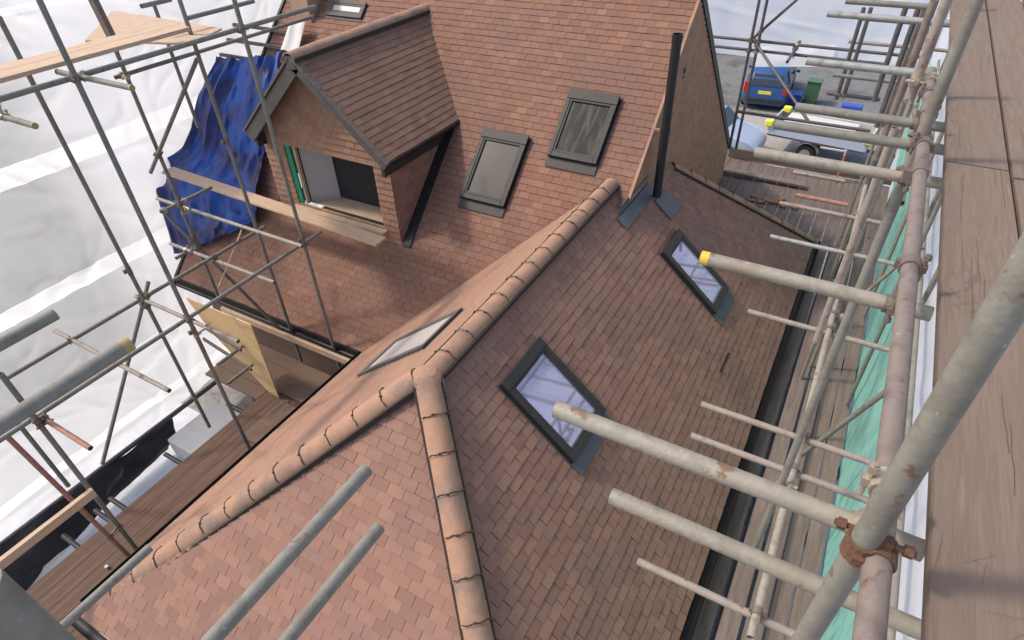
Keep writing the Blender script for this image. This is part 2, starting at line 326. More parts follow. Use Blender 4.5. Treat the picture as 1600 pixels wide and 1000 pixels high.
TUBES = [
 ('V','grey',(-5.850,2.724,-0.888),(-5.850,2.724,-6.360),'long upright tube left of the dormer rising from the eave deck past the top boards'),
 ('V','grey',(-5.850,4.500,-1.210),(-5.850,4.500,-6.348),'long slim upright tube crossing in front of the dormer window opening'),
 ('V','grey',(-5.850,1.051,-3.511),(-5.850,1.051,-6.357),'upright tube at lower left standing on the deck beside the short grey rail'),
 ('F','rust',(-6.100,0.840,-4.270),(-5.750,0.937,-6.207),'rusty upright tube at lower left with a red brown lower half'),
 ('V','grey',(-7.000,1.110,-4.730),(-7.000,1.110,-5.947),'short upright tube behind the two big lower left uprights'),
 ('V','grey',(-7.000,2.867,-1.124),(-7.000,2.867,-6.649),'far left upright tube running down across the white sheeting'),
 ('V','grey',(-7.600,4.084,-1.252),(-7.600,4.084,-5.257),'upright tube beyond the timber post crossing the white sheeting to the roof corner'),
 ('V','grey',(-6.750,4.506,-1.271),(-6.750,4.506,-6.558),'upright tube in front of the blue tarp ending on the deck by the plywood'),
 ('V','grey',(-8.200,5.103,-1.521),(-8.200,5.103,-3.120),'thin upright tube left of the blue tarp under the top boards'),
 ('Y','grey',(-7.050,1.261,-4.317),(-7.050,4.836,-4.317),'long outer ledger tube crossing the white sheeting from lower left to the roof corner'),
 ('Y','grey',(-5.900,0.721,-4.112),(-5.900,4.866,-4.112),'long inner ledger tube running up to the middle of the lower roof slope'),
 ('Y','grey',(-7.650,3.829,-3.731),(-7.650,4.633,-3.731),'short ledger tube in front of the crumpled blue tarp under the plank'),
 ('Y','grey',(-7.650,3.755,-4.413),(-7.650,4.100,-4.413),'short ledger stub where the white sheet meets the brown roof corner'),
 ('Y','grey',(-6.600,3.158,-5.474),(-6.600,3.659,-5.474),'short tube stub with a dark end in front of the yellow plywood'),
 ('Y','grey',(-6.500,3.133,-5.762),(-6.500,3.573,-5.762),'lower short tube stub beside the yellow plywood foot'),
 ('Y','grey',(-5.900,2.124,-1.486),(-5.900,5.613,-1.486),'thick ledger tube running under the top left timber boards'),
 ('Y','grey',(-7.050,4.238,-1.305),(-7.050,4.602,-1.305),'short tube above the top left timber boards'),
 ('Y','grey',(-6.900,4.634,-1.490),(-6.900,5.583,-1.490),'tube running up and right beyond the top left platform corner'),
 ('Y','grey',(-7.700,4.001,-2.062),(-7.700,7.246,-2.062),'thin far ledger tube passing behind the top left platform above the tarp'),
 ('X','grey',(-6.260,2.793,-1.499),(-5.185,2.793,-1.499),'pale tube with a yellow end poking out below the top left boards'),
 ('X','grey',(-5.963,2.105,-1.616),(-5.449,2.105,-1.616),'pale tube with a yellow end at the left edge under the boards'),
 ('X','pink',(-7.404,1.993,-4.318),(-5.324,1.993,-4.318),'pinkish transom tube with a swivel at its end amid the white sheeting'),
 ('X','rust',(-6.093,1.113,-4.172),(-5.139,1.113,-4.172),'rusty orange transom tube at the lower left below the big grey rail'),
 ('X','pink',(-7.181,2.870,-4.319),(-5.317,2.870,-4.319),'pinkish transom tube running from the sheeting crossing toward the plywood'),
 ('X','pink',(-7.992,3.941,-4.374),(-5.914,3.941,-4.374),'pinkish transom tube over the brown roof corner below the tarp'),
 ('X','light',(-8.312,4.188,-3.852),(-5.489,4.188,-3.852),'pale transom tube crossing the blue tarp and the lower roof tiles'),
 ('F','grey',(-6.900,4.578,-1.913),(-7.700,3.934,-3.229),'diagonal brace tube crossing the uprights left of the blue tarp'),
 ('F','grey',(-7.100,3.053,-4.188),(-7.100,1.542,-6.076),'diagonal brace tube in front of the white sheeting at lower left'),
 ('F','grey',(-7.700,3.891,-3.789),(-6.850,4.553,-6.266),'thin diagonal brace tube over the roof corner down to the deck'),
 ('Y','grey',(-2.556,0.417,-1.429),(-2.556,0.721,-1.429),'large grey tube end cut off at the left edge, upper of two'),
 ('Y','grey',(-1.853,0.191,-1.252),(-1.853,0.659,-1.252),'large bluish grey tube end with a mossy tip, lower of two at left'),
 ('Y','grey',(-1.146,0.155,-1.719),(-1.146,0.874,-1.719),'thick grey tube over the sunlit hip tiles, longer of the pair'),
 ('Y','grey',(-1.083,0.290,-1.938),(-1.083,0.809,-1.938),'thick grey tube over the sunlit hip tiles, shorter of the pair'),
 ('Y','grey',(-2.673,0.023,-2.953),(-2.673,0.534,-2.953),'short grey rail running along the lower left roof corner'),
 ('V','grey',(-0.575,-0.012,-0.515),(-0.575,-0.012,-0.706),'grey thick tube in the very bottom left corner'),
 ('V','grey',(0.233,0.840,-0.392),(0.233,0.840,-1.538),'thick mottled grey upright tube crossing in front of the plank at right'),
 ('V','grey',(0.250,2.979,-0.460),(0.250,2.979,-4.277),'long pale upright tube running from the plank edge to the lower deck at right'),
 ('V','brown',(0.200,5.087,-0.909),(0.200,5.087,-1.994),'brown upright tube near the top right plank edge'),
 ('V','pink',(0.193,3.909,-1.337),(0.193,3.909,-2.911),'pinkish upright tube above the middle right lower deck'),
 ('Y','brown',(0.262,4.011,-1.052),(0.262,0.644,-1.052),'brown thick ledger tube running beside the plank over the green netting'),
 ('Y','light',(0.303,7.928,-3.450),(0.303,1.881,-3.450),'pale long ledger tube low over the right deck boards'),
 ('X','light',(-0.481,1.007,-1.200),(0.378,1.007,-1.200),'pale thick tube pointing over the large lower skylight'),
 ('X','light',(-0.350,1.909,-1.200),(0.370,1.909,-1.200),'pale thick tube with a yellow end over the small upper skylight'),
 ('X','light',(-0.384,2.917,-1.200),(0.405,2.917,-1.200),'pale thick tube crossing above the rear deck below the flatbed trailer'),
 ('X','grey',(-0.369,3.306,-1.200),(0.389,3.306,-1.200),'grey thick tube crossing in front of the flatbed trailer wheel'),
 ('X','grey',(-0.321,3.610,-1.200),(0.396,3.610,-1.200),'grey thick tube crossing in front of the flatbed trailer top'),
 ('X','silver',(-0.407,4.503,-1.200),(0.334,4.503,-1.200),'silver tube crossing right of the blue car at roof level'),
 ('X','silver',(-0.469,5.896,-1.200),(0.386,5.896,-1.200),'silver tube high at the upper right in front of the white sheet'),
 ('X','grey',(-0.394,6.434,-1.200),(0.223,6.434,-1.200),'topmost grey cross tube at the upper right'),
 ('X','light',(-0.309,1.029,-1.500),(0.479,1.029,-1.500),'pale brown thick tube over the lower roof slope ending left of the deck'),
 ('X','pink',(-0.430,3.514,-3.500),(0.822,3.514,-3.500),'pinkish thin tube over the lower right eave, upper of a close pair'),
 ('X','pink',(-0.405,3.169,-3.500),(0.825,3.169,-3.500),'pinkish thin tube over the lower right eave, lower of a close pair'),
 ('X','pink',(-0.381,4.865,-3.500),(0.787,4.865,-3.500),'pinkish thin tube over the eave below the small upper skylight'),
 ('X','silver',(-0.475,6.317,-3.500),(0.746,6.317,-3.500),'bright silver thin tube beside the rear hip end and green netting'),
 ('X','pink',(-0.398,2.041,-3.500),(0.523,2.041,-3.500),'pinkish thin tube nearest the bottom over the right eave'),
 ('X','light',(-0.544,8.076,-3.500),(0.069,8.076,-3.500),'pale thin tube over the rear deck, farthest of three'),
 ('X','rust',(-0.396,7.436,-3.500),(0.177,7.436,-3.500),'rusty thin tube over the rear deck, middle of three'),
 ('X','pink',(-0.533,7.146,-3.500),(0.624,7.146,-3.500),'pinkish thin tube over the rear deck, nearest of three'),
 ('F','grey',(0.953,7.689,-4.200),(0.685,7.391,-4.600),'short diagonal brace in front of the green netting top'),
 ('F','grey',(0.859,4.586,-3.700),(0.499,5.000,-5.200),'long diagonal brace in front of the green netting below the brown ledger'),
 ('F','light',(0.388,5.190,-3.500),(0.228,4.834,-3.600),'short pale diagonal brace linking two uprights over the right deck'),
 ('F','grey',(1.200,7.896,-3.600),(1.200,9.248,-4.817),'grey diagonal brace between brown ledger and plank, farther one'),
 ('F','grey',(1.200,5.734,-3.755),(1.200,5.901,-4.310),'grey diagonal brace between brown ledger and plank, nearer one'),
 ('V','dark',(-1.977,11.500,-2.123),(-1.977,11.500,-4.753),'dark upright of the rear corner pair left of the blue car, outer one'),
 ('V','dark',(-1.855,11.500,-2.116),(-1.855,11.500,-4.729),'dark upright of the rear corner pair left of the blue car, inner one'),
 ('V','dark',(-0.334,9.000,-1.736),(-0.334,9.000,-2.823),'dark upright right of the green wheelie bin, left of a close pair'),
 ('V','dark',(-0.258,9.000,-1.730),(-0.258,9.000,-2.772),'dark upright right of the green wheelie bin, right of a close pair'),
 ('V','dark',(0.075,7.000,-1.316),(0.075,7.000,-2.166),'dark grey upright at upper right, leftmost of three close together'),
 ('V','dark',(0.176,7.000,-1.312),(0.176,7.000,-2.413),'dark grey upright at upper right, middle of three close together'),
 ('V','dark',(0.238,7.000,-1.308),(0.238,7.000,-2.402),'dark grey upright at upper right, rightmost of three close together'),
 ('X','dark',(-2.751,11.600,-2.859),(0.583,11.600,-2.859),'dark horizontal tube behind the gable crossing above the blue car, upper one'),
 ('X','dark',(-2.576,11.600,-3.012),(0.144,11.600,-3.012),'dark horizontal tube behind the gable crossing above the blue car, lower one'),
 ('X','dark',(-0.467,9.000,-2.760),(0.160,9.000,-2.760),'short dark horizontal tube right of the green wheelie bin'),
 ('X','dark',(-1.697,10.000,-3.517),(0.193,10.000,-3.517),'dark horizontal tube low behind the gable in front of the flatbed trailer'),
 ('F','dark',(-1.385,11.600,-2.149),(-1.994,11.600,-2.847),'dark diagonal brace at upper right rising to the picture top'),
 ('F','dark',(-1.962,11.600,-2.844),(-0.704,10.500,-3.670),'dark diagonal brace crossing in front of the blue car and trailer'),
 ('F','dark',(-1.241,11.800,-2.852),(-1.294,11.200,-3.033),'short dark tube stub above the blue car'),
 ('V','pink',(0.200,3.820,-0.572),(0.200,3.820,-1.146),'dusty pink upright tube just left of the top of the thick plank upright'),
 ('V','grey',(0.550,14.005,-2.923),(0.550,14.005,-4.677),'grey upright at upper right between the brown upright and the netting'),
 ('V','grey',(0.450,7.912,-2.347),(0.450,7.912,-3.314),'grey upright in the middle right tangle above the rear deck tubes'),
]
TARP_PTS = [
 [(-10.53,7.38,-2.97),(-9.99,7.39,-2.96),(-9.46,7.46,-2.90),(-8.94,7.56,-2.81)],
 [(-10.50,6.77,-3.50),(-9.91,6.75,-3.53),(-9.25,6.73,-3.54),(-8.68,6.88,-3.39)],
 [(-10.38,6.12,-4.17),(-9.71,6.10,-4.19),(-9.05,6.10,-4.18),(-8.54,6.30,-3.99)],
 [(-10.91,5.67,-4.59),(-9.90,5.68,-4.59),(-9.07,5.69,-4.58),(-8.34,5.87,-4.40)],
 [(-10.27,5.18,-5.01),(-9.49,5.18,-5.01),(-8.77,5.31,-4.89),(-8.13,5.54,-4.67)],
 [(-9.74,4.78,-5.54),(-9.25,4.99,-5.35),(-8.76,5.20,-5.14),(-8.24,5.48,-4.88)],
]
# ================================================================== SETTING
GZ = -9.6
def grid_sheet(name, m, corner, eu, ev, nu, nv, amp, fs, seed, crease=0, **tags):
    """a hanging sheet: corner + eu, ev edge vectors, wrinkled along its normal"""
    from mathutils import noise
    eu = Vector(eu); ev = Vector(ev); n = eu.cross(ev).normalized(); mb = MB(); c = Vector(corner)
    for j in range(nv+1):
        for i in range(nu+1):
            p = c+eu*(i/nu)+ev*(j/nv); q = p*fs+Vector((seed, seed*2.3, 0))
            d = (noise.noise(q)*1.0+noise.noise(q*2.7)*.45+abs(noise.noise(Vector((q.x*1.3, q.y*4.1, q.z*.9))))*.6)*amp
            if crease:
                w1 = noise.noise(Vector((0, p.y*.55+p.z*.35+seed, p.z*.5)))*2.2
                for a_, b_, fr, am in ((1, .12, .95, .05), (.35, 1, .8, .035), (1, -.9, .6, .035)):
                    ph = (p.x*.2+p.y*a_+p.z*b_)*fr+w1*.8; tri = abs(ph-math.floor(ph)-.5)*2
                    d += am*crease*max(0, 1-tri*4.5)*(.4+.6*abs(noise.noise(p*.6+Vector((a_*9, 0, 0)))*2))
            mb.v.append(tuple(p+n*d))
    for j in range(nv):
        for i in range(nu):
            a = j*(nu+1)+i; mb.f.append([a, a+1, a+nu+2, a+nu+1]); mb.r.append(.5)
    return mb.build(name, m, smooth=True, **tags)
g = MB(); g.poly([(-300, -60, GZ), (300, -60, GZ), (300, 400, GZ), (-300, 400, GZ)]); g.build('ground', 'gravel', kind='structure')
g = MB(); g.poly([(-40, -12, GZ+.004), (-11.6, -12, GZ+.004), (-11.6, 26, GZ+.004), (-40, 26, GZ+.004)]); g.build('road', 'asphalt', kind='structure')
g = MB(); g.poly([(-11.6, -12, GZ+.004), (-7.0, -12, GZ+.004), (-7.0, 4.3, GZ+.004), (-11.6, 4.3, GZ+.004)]); g.build('yard', 'concrete', kind='structure')
g = MB()
for x in (-11.75,): g.box((x, 7, GZ+.06), (.16, 38, .12))
g.build('kerb', 'paving', kind='structure')
g = MB(); g.poly([(-8, 19.5, GZ+.004), (-1.5, 20.5, GZ+.004), (-1.5, 27.6, GZ+.004), (-8, 26.6, GZ+.004)]); g.build('path', 'paving', kind='structure')
g = MB(); g.poly([(-9, 27.7, GZ+.004), (2, 28.2, GZ+.004), (2, 48, GZ+.004), (-9, 48, GZ+.004)]); g.build('driveway', 'asphalt', kind='structure')

# ================================================================== HOUSE
house = thing('tiled_house', 'house with red brown clay tiled roofs, dormer, skylights and a long curved ridge amid scaffolding', 'house', (-3.5*S, 9*S, GZ))
t_, tL, tM = .88, .82, .95
Rz, Rx, Ay, Ey = -4.88, -3.5, 3.83, 9.46
A = P(Rx, Ay, Rz); E_ = P(Rx, Ey, Rz)
EZ = -7.88
xR = Rx+(Rz-EZ)/t_ ; xL = Rx-(Rz-(-7.95))/tL; yF = Ay-(Rz-(-7.93))/t_
zM = -7.95; yM = Ey-(Rz-zM)/tM
Xg, XgL = -3.13, -13.0
cornerR = P(xR, yF, EZ-.0); cornerL = P(xL, yF, -7.95)
y_rh = 11.42; z_g = Rz-t_*(Xg-Rx)
rear_c = P(xR, y_rh+(xR-Xg), EZ)
under = MB()
def facet(name, m, origin, u, v, polys, seed, **k):
    o, ub, n = tiles(name, m, house, origin, u, v, polys, seed=seed, **k)
    for f in ub.f: under.poly([ub.v[i] for i in f])
    return o
# wing, right slope: normal (+x,+z); courses run along +y, up slope is -x
rs_poly = [P(xR, yF, EZ), P(xR, rear_c.y/S, EZ), P(Xg, y_rh, z_g), P(Xg, Ey-(t_/tM)*(Xg-Rx), z_g), P(Rx, Ey, Rz), P(Rx, Ay, Rz)]
facet('roof_slope', 'tile', P(xR, yF, EZ), (0, 1, 0), (-1, 0, t_), [rs_poly], 1, thick=.005, gapk=1.3)
# wing, left slope
yv = yM
ls_poly = [P(Rx, Ay, Rz), P(Rx, Ey, Rz), P(Rx-(Rz-zM)/tL, yM, zM), P(xL, yM, -7.95), P(xL, yF, -7.95)]
facet('roof_slope', 'tile_dusty_sunlit', P(xL, yF, -7.95), (0, -1, 0), (1, 0, tL), [ls_poly], 2, gapk=.45, thick=.007)
# hip face at the near end
hp = [P(xL, yF, -7.95), P(xR, yF, -7.95+.02), P(Rx, Ay, Rz)]
facet('hip_slope', 'tile', P(xL, yF, -7.95), (1, 0, 0), (0, 1, t_), [hp], 3)
# rear hip
rh = [rear_c, P(Xg-1.5, rear_c.y/S, EZ), P(Xg-1.5, y_rh, z_g), P(Xg, y_rh, z_g)]
facet('hip_slope', 'tile_dark', rear_c, (-1, 0, 0), (0, -1, t_), [rh], 4)
# main roof
Yr = 12.2; Zr = Rz+tM*(Yr-Ey)
def Mz(y): return Rz+tM*(y-Ey)
valR = Ey-(t_/tM)*(Xg-Rx)
D0, D1, DC, DY = -10.6, -7.27, -8.87, 7.9                  # plan of the dormer cut out of the main roof
dzA = -2.86; dside = Ey+(dzA-t_*(D1-DC)-Rz)/tM; dtop = Ey+(dzA-Rz)/tM
def Mp(x, y): return P(x, y, Mz(y))
xv = Rx-(Rz-zM)/tL
mps = [[Mp(XgL, yM), Mp(D0, yM), Mp(D0, Yr), Mp(XgL, Yr)], [Mp(D0, yM), Mp(D1, yM), Mp(D1, DY), Mp(D0, DY)],
       [Mp(D0, dside), Mp(DC, dtop), Mp(DC, Yr), Mp(D0, Yr)], [Mp(DC, dtop), Mp(D1, dside), Mp(D1, Yr), Mp(DC, Yr)],
       [Mp(D1, yM), Mp(xv, yM), Mp(Rx, Ey), Mp(Rx, Yr), Mp(D1, Yr)]]
mpR = [P(Rx, Ey, Rz), P(Xg, valR, Mz(valR)), P(Xg, Yr, Zr), P(Rx, Yr, Zr)]
facet('main_roof', 'tile_main', P(XgL, yM, zM), (1, 0, 0), (0, 1, tM), mps+[mpR], 5, thick=.008)
# rear slope of the main roof (plain slab with tiles' underlay; hidden from the photograph)
yB, tB = 17.8, .885; zB = Zr-tB*(yB-Yr)
mb = MB(); mb.poly([P(Xg, Yr, Zr), P(Xg, yB, zB), P(XgL, yB, zB), P(XgL, Yr, Zr)])
mb.poly([P(XgL, yM+.01, zM-.05), P(Xg, yM+.01, zM-.05), P(Xg, valR, zM-.05), P(XgL, valR, zM-.05)])
mb.build('rear_roof', 'tile_buff', house)
# gable, tile hung, facing +x
gp = [P(Xg, valR, z_g), P(Xg, Yr, Zr), P(Xg, yB, zB), P(Xg, yB, -9.3), P(Xg, y_rh, -9.3), P(Xg, y_rh, z_g)]
gp = [Vector((p.x-.045, p.y, p.z-.03)) for p in gp]
facet('gable_wall', 'tile_buff', P(Xg, valR, -9.3), (0, 1, 0), (0, 0, 1), [gp], 6, thick=.02, gapk=.4)
# walls down to the ground
mb = MB()
def wallbox(x0, y0, x1, y1, z1, z0=GZ/S):
    mb.box(P((x0+x1)/2, (y0+y1)/2, (z0+z1)/2), (S*(x1-x0), S*(y1-y0), S*(z1-z0)))
wallbox(xL+.5, yF+.5, xR-.45, y_rh+2.4, -8.2)
wallbox(XgL+.12, yM+.45, Xg-.12, yB-.4, -8.3)
mb.build('wall', 'wall', house)
under.build('underlay', 'tile_under', house)
# left verge board + eaves boards of the main roof
mb = MB()
mb.bar(P(Xg+.02, yB+.05, zB-.05), P(Xg+.02, Yr, Zr-.02), (1, 0, 0), (0, .66, .75), .06, .12)
mb.build('verge_board', 'frame', house); mb = MB()
mb.bar(P(XgL-.02, yM, zM-.04), P(XgL-.02, Yr, Zr-.04), (1, 0, 0), (0, -.66, .75), .05, .13)
mb.build('verge_board', 'frame', house)
mb = MB(); mb.bar(P(Xg+.03, valR+.15, Mz(valR+.15)+.03), P(Xg+.03, Yr, Zr+.03), (1, 0, 0), (0, -.69, .72), .035, .03)
mb.build('verge_edge', 'ridge', house)
mb = MB(); mb.bar(P(XgL, yM-.03, zM-.10), P(xL-.1, yM-.03, zM-.10), (0, 1, 0), (0, 0, 1), .04, .16)
mb.build('eaves_board', 'frame_dark', house)
mb = MB(); mb.bar((-8.2, 4.38, -5.93), (-5.26, 4.38, -5.93), (0, 1, 0), (0, 0, 1), .05, .10)
mb.build('fascia_board', 'board_newx', house)
# gutters: half round troughs
def gutter(p0, p1, name='gutter', r=.062, m='gutter'):
    p0, p1 = Vector(p0), Vector(p1); d = (p1-p0).normalized(); side = d.cross(Vector((0, 0, 1))).normalized(); mb = MB(); n = 10
    for r_ in (r, r-.006):
        for k in range(n):
            a0, a1 = math.pi*k/n, math.pi*(k+1)/n
            q = [side*math.cos(a)*r_-Vector((0, 0, 1))*math.sin(a)*r_ for a in (a0, a1)]
            mb.poly([p0+q[0], p1+q[0], p1+q[1], p0+q[1]])
    for s in (-1, 1): mb.poly([p0+side*s*r, p1+side*s*r, p1+side*s*(r-.006), p0+side*s*(r-.006)])
    for p in (p0, p1): mb.poly([p+side*math.cos(math.pi*k/n)*r-Vector((0, 0, 1))*math.sin(math.pi*k/n)*r for k in range(n+1)])
    return mb.build(name, m, house, loc=p0)
gutter(P(xR+.07, yF-.1, EZ-.03), P(xR+.07, rear_c.y/S+.1, EZ-.03))
gutter(P(xL+.0, yF-.09, -7.99), P(xR, yF-.09, -7.95), r=.05, m='frame')
gutter(P(xL-.03, yF+.1, -7.93), P(xL-.03, yM-.1, -7.93), r=.04)
gutter(P(XgL, yM-.13, zM-.05), P(xL-.15, yM-.13, zM-.05), r=.045)
# ---- ridge and hip tiles
def ridge(p0, p1, upv, rad=.108, spread=95, step=.318, clips=True, name='ridge_tiles', skip_last=0, n=12, jit=.004, clipside=1):
    p0, p1, upv = Vector(p0), Vector(p1), Vector(upv).normalized(); d = (p1-p0); L = d.length; d.normalize()
    side = d.cross(upv).normalized(); upv = side.cross(d).normalized(); mb = MB(); k = 0; s = 0.
    o_clips = []
    while s < L-.02:
        e = min(s+step+.035, L+.03); dz = (h01(k, 7)-.5)*jit*2; rr = h01(k, 11)
        # tile widens towards its tail (lower end)
        for rad_in in (0, 1):
            ringA, ringB = [], []
            for i in range(n+1):
                a = math.radians(-spread+2*spread*i/n)
                for (q, t, R) in ((ringA, s, rad*.985), (ringB, e, rad*1.03)):
                    R2 = R-.014*rad_in
                    q.append(p0+d*t+side*math.sin(a)*R2+upv*(math.cos(a)*R2-rad*.42+dz))
            b = len(mb.v); mb.v += [tuple(x) for x in ringA+ringB]
            for i in range(n): mb.f.append([b+i, b+i+1, b+n+2+i, b+n+1+i]); mb.r.append(rr)
            if rad_in == 0: out = (b,)
            else:
                b0 = out[0]
                for o1 in (0, n+1):
                    for i in range(n): mb.f.append([b0+o1+i, b0+o1+i+1, b+o1+i+1, b+o1+i]); mb.r.append(rr)
                for i in (0, n): mb.f.append([b0+i, b0+n+1+i, b+n+1+i, b+i]); mb.r.append(rr)
        if clips and s > .1:
            cb = MB(); pts = []
            for i in range(9):
                a = math.radians((-78+i*17.5)*clipside) + (h01(k, 5)-.5)*.2
                R = rad*1.03+.004+abs(math.sin(i*1.9+k))*.002
                pts.append(p0+d*(s+.018+math.sin(i*2.2+k)*.006)+side*math.sin(a)*R+upv*(math.cos(a)*R-rad*.42+dz))
            for i in range(8): cb.tube(pts[i], pts[i+1], .0046, n=6)
            cb.box(pts[1], (.022, .022, .016)); cb.box(pts[5], (.016, .016, .014))
            cb.tube(pts[0], pts[0]-upv*.035, .006, n=6)
            cb.build('ridge_clip', 'clip', house, loc=pts[4])
        s += step; k += 1
    mb.build(name, 'ridge', house, loc=p0, smooth=True)
    # dark bedding showing along both edges
    ub = MB()
    for sg in (-1, 1):
        c0 = p0+side*sg*rad*1.02-upv*rad*.30; c1 = p1+side*sg*rad*1.02-upv*rad*.30
        ub.bar(c0, c1, side, upv, .022, .05)
    ub.build('ridge_bedding', 'mortar', house, loc=p0)
up = Vector((0, 0, 1)); off = .012
ridge(E_+Vector((0, -.03, off)), A+Vector((0, .05, off)), up, clipside=-1)
ridge(A+Vector((.03, -.03, off+.02)), P(xR, yF, EZ)+Vector((0, 0, off)), (.45, -.45, 1), rad=.115, spread=82, name='hip_tiles')
ridge(A+Vector((-.08, -.05, off)), P(xL, yF, -7.95)+Vector((.12, .12, off)), (-.45, -.45, 1), rad=.115, spread=82, name='hip_tiles', clipside=-1)
ridge(P(Xg+.12, y_rh+.12, z_g-.1)+Vector((0, 0, 0)), rear_c, (.45, .45, 1), rad=.09, spread=80, name='hip_tiles', clipside=1)
ridge(P(Xg, Yr, Zr), P(XgL, Yr, Zr), up, clips=False, step=.4)
# mortar cap where ridge meets hips
mb = MB(); n_ = 18; c = A+Vector((0, .0, .0)); rr_ = [(.150, -.10), (.146, -.02), (.128, .035), (.092, .07), (.045, .085), (.004, .088)]
for (ra, za), (rb, zb) in zip(rr_, rr_[1:]): mb.tube(c+Vector((0, 0, za)), c+Vector((0, 0, zb)), ra, n=n_, r1=rb, cap=False)
mb.build('hip_cap', 'ridge', house, loc=A, smooth=True)
# lead soakers at the gable foot
mb = MB()
nR = Vector((t_, 0, 1)).normalized(); uR = Vector((-1, 0, t_)).normalized()
a = P(Xg+.02, valR-.35, Rz-t_*(Xg+.02-Rx)); b = P(Xg+.02, y_rh-1.15, Rz-t_*(Xg+.02-Rx))
mb.bar(a+nR*.035-uR*.07, b+nR*.035-uR*.07, uR, nR, .17, .012); mb.bar(a+Vector((0, .12, .09)), b+Vector((0, 0, .09)), (1, 0, 0), (0, 0, 1), .012, .16)
mb.build('lead_flashing', 'lead', house, loc=a)
mb = MB(); c = P(Xg+.42, 10.35, Rz-t_*(Xg+.42-Rx)); mb.box(c+nR*.03, (.34, .42, .012), Matrix(((uR.x, 0, nR.x), (0, 1, 0), (uR.z, 0, nR.z))))
mb.build('pipe_flashing', 'lead', house, loc=c)
# flue / soil pipe
mb = MB(); fx, fy = (Xg+.28)*S, 10.1*S
mb.tube((fx, fy, -5.3*S), (fx, fy, -2.52*S), .058, n=18, wall=.006); mb.tube((fx, fy, -4.1*S), (fx, fy, -4.02*S), .066); mb.tube((fx, fy, -2.62*S), (fx, fy, -2.5*S), .064, wall=.008)
fl = mb.build('vent_pipe', 'black', house, loc=(fx, fy, -5.3*S), smooth=True)
mb = MB(); mb.box((fx-.09, fy, -4.06*S), (.12, .03, .03)); mb.build('bracket', 'rust', fl, loc=(fx, fy, -4.06*S))
# small louvre slot in the gable and roof slot vent
mb = MB(); mb.box(P(Xg+.0, 11.75, -3.55), (.05, .10, .16)); mb.build('air_brick', 'mortar', house, loc=P(Xg, 11.75, -3.55))
mb = MB(); mb.bar(P(-.83, 8.5, -7.13)+nR*.045, P(-.83, 7.98, -7.13)+nR*.045, uR, nR, .022, .02); mb.build('roof_vent_slot', 'black', house, loc=P(-.83, 8.3, -7.1))
# ---- skylights
def skylight(corner, u, v, w_, h_, glass, label, hood=.13, apron=.14, name='skylight', hs=1., raise_=.0, mats=('frame', 'frame_dark'), fm='lead'):
    """corner = lower left corner on the roof plane, u along the width, v up the slope"""
    u = Vector(u).normalized(); v = Vector(v).normalized(); n = u.cross(v).normalized(); c = Vector(corner)+n*raise_
    R = Matrix((u, v, n)).transposed()
    def bx(mb, a0, b0, a1, b1, z0, z1): mb.box(c+u*(a0+a1)/2+v*(b0+b1)/2+n*(z0+z1)/2*hs, (a1-a0, b1-b0, (z1-z0)*hs), R)
    s_ = MB()
    k = .05
    bx(s_, 0, 0, w_, .03, .0, .075); bx(s_, 0, h_-.03, w_, h_, .0, .075); bx(s_, 0, .03, .03, h_-.03, .0, .075); bx(s_, w_-.03, .03, w_, h_-.03, .0, .075)
    sk = s_.build(name, mats[1], house, loc=c); sk['label'] = label
    s_ = MB()
    bx(s_, -.005, h_-hood, w_+.005, h_+.01, .076, .10); bx(s_, -.003, 0, .055, h_-hood-.002, .076, .096); bx(s_, w_-.055, 0, w_+.003, h_-hood-.002, .076, .096); bx(s_, .0552, -.003, w_-.0552, .07, .076, .094)
    s_.build('frame', mats[0], sk, loc=c, bevel=.006)
    s_ = MB()
    bx(s_, .0552, .0702, .085, h_-hood-.001, .05, .088); bx(s_, w_-.085, .0702, w_-.0552, h_-hood-.001, .05, .088); bx(s_, .0852, .0702, w_-.0852, .1, .05, .088); bx(s_, .0852, h_-hood-.03, w_-.0852, h_-hood-.001, .05, .088)
    s_.build('sash', 'frame' if mats[0] == 'frame' else mats[0], sk, loc=c, bevel=.004)
    s_ = MB(); bx(s_, .085, .1, w_-.085, h_-hood-.03, .058, .064); gl = s_.build('pane', glass, sk, loc=c)
    s_ = MB()
    bx(s_, -.01, -apron, w_+.01, -.001, .030, .038); bx(s_, -.02, 0, -.005, h_+.02, .018, .026); bx(s_, w_+.005, 0, w_+.02, h_+.02, .018, .026)
    s_.build('flashing', fm, sk, loc=c)
    return sk
def onM(x, y): return P(x, y, Mz(y))
def onR(x, y): return P(x, y, Rz-t_*(x-Rx))
def onL(x, y): return P(x, y, Rz+tL*(x-Rx))
vM = Vector((0, 1, tM)).normalized(); k_ = math.sqrt(1+tM*tM)
a0 = skylight(onM(-6.33, 8.78), (1, 0, 0), vM, .99*S, (9.82-8.78)*S*k_, 'glass_blind', 'skylight with a pale pleated blind beside the dormer', fm='frame')
a1 = skylight(onM(-4.85, 9.62), (1, 0, 0), vM, .98*S, (10.58-9.62)*S*k_, 'glass_dark', 'skylight into a dark room near the ridge end', fm='frame')
kr = math.sqrt(1+t_*t_)
a2 = skylight(onR(-1.93, 4.48), (0, 1, 0), (-1, 0, t_), 1.0*S, 1.03*S*kr, 'glass_mirror', 'large lower skylight with lavender reflections', hood=.10, apron=.15)
a3 = skylight(onR(-1.28, 9.06), (0, 1, 0), (-1, 0, t_), .88*S, 1.10*S*kr, 'glass_mirror', 'small upper skylight with grey reflections', hood=.09, apron=.18)
kl = math.sqrt(1+tL*tL)
a4 = skylight(onL(-5.85, 5.82), (0, -1, 0), (1, 0, tL), 1.0*S, 1.5*S*kl, 'glass_grey', 'skylight seen edge on beside the ridge', hood=.06, mats=('barge', 'barge'), apron=.06, fm='barge', hs=.5)
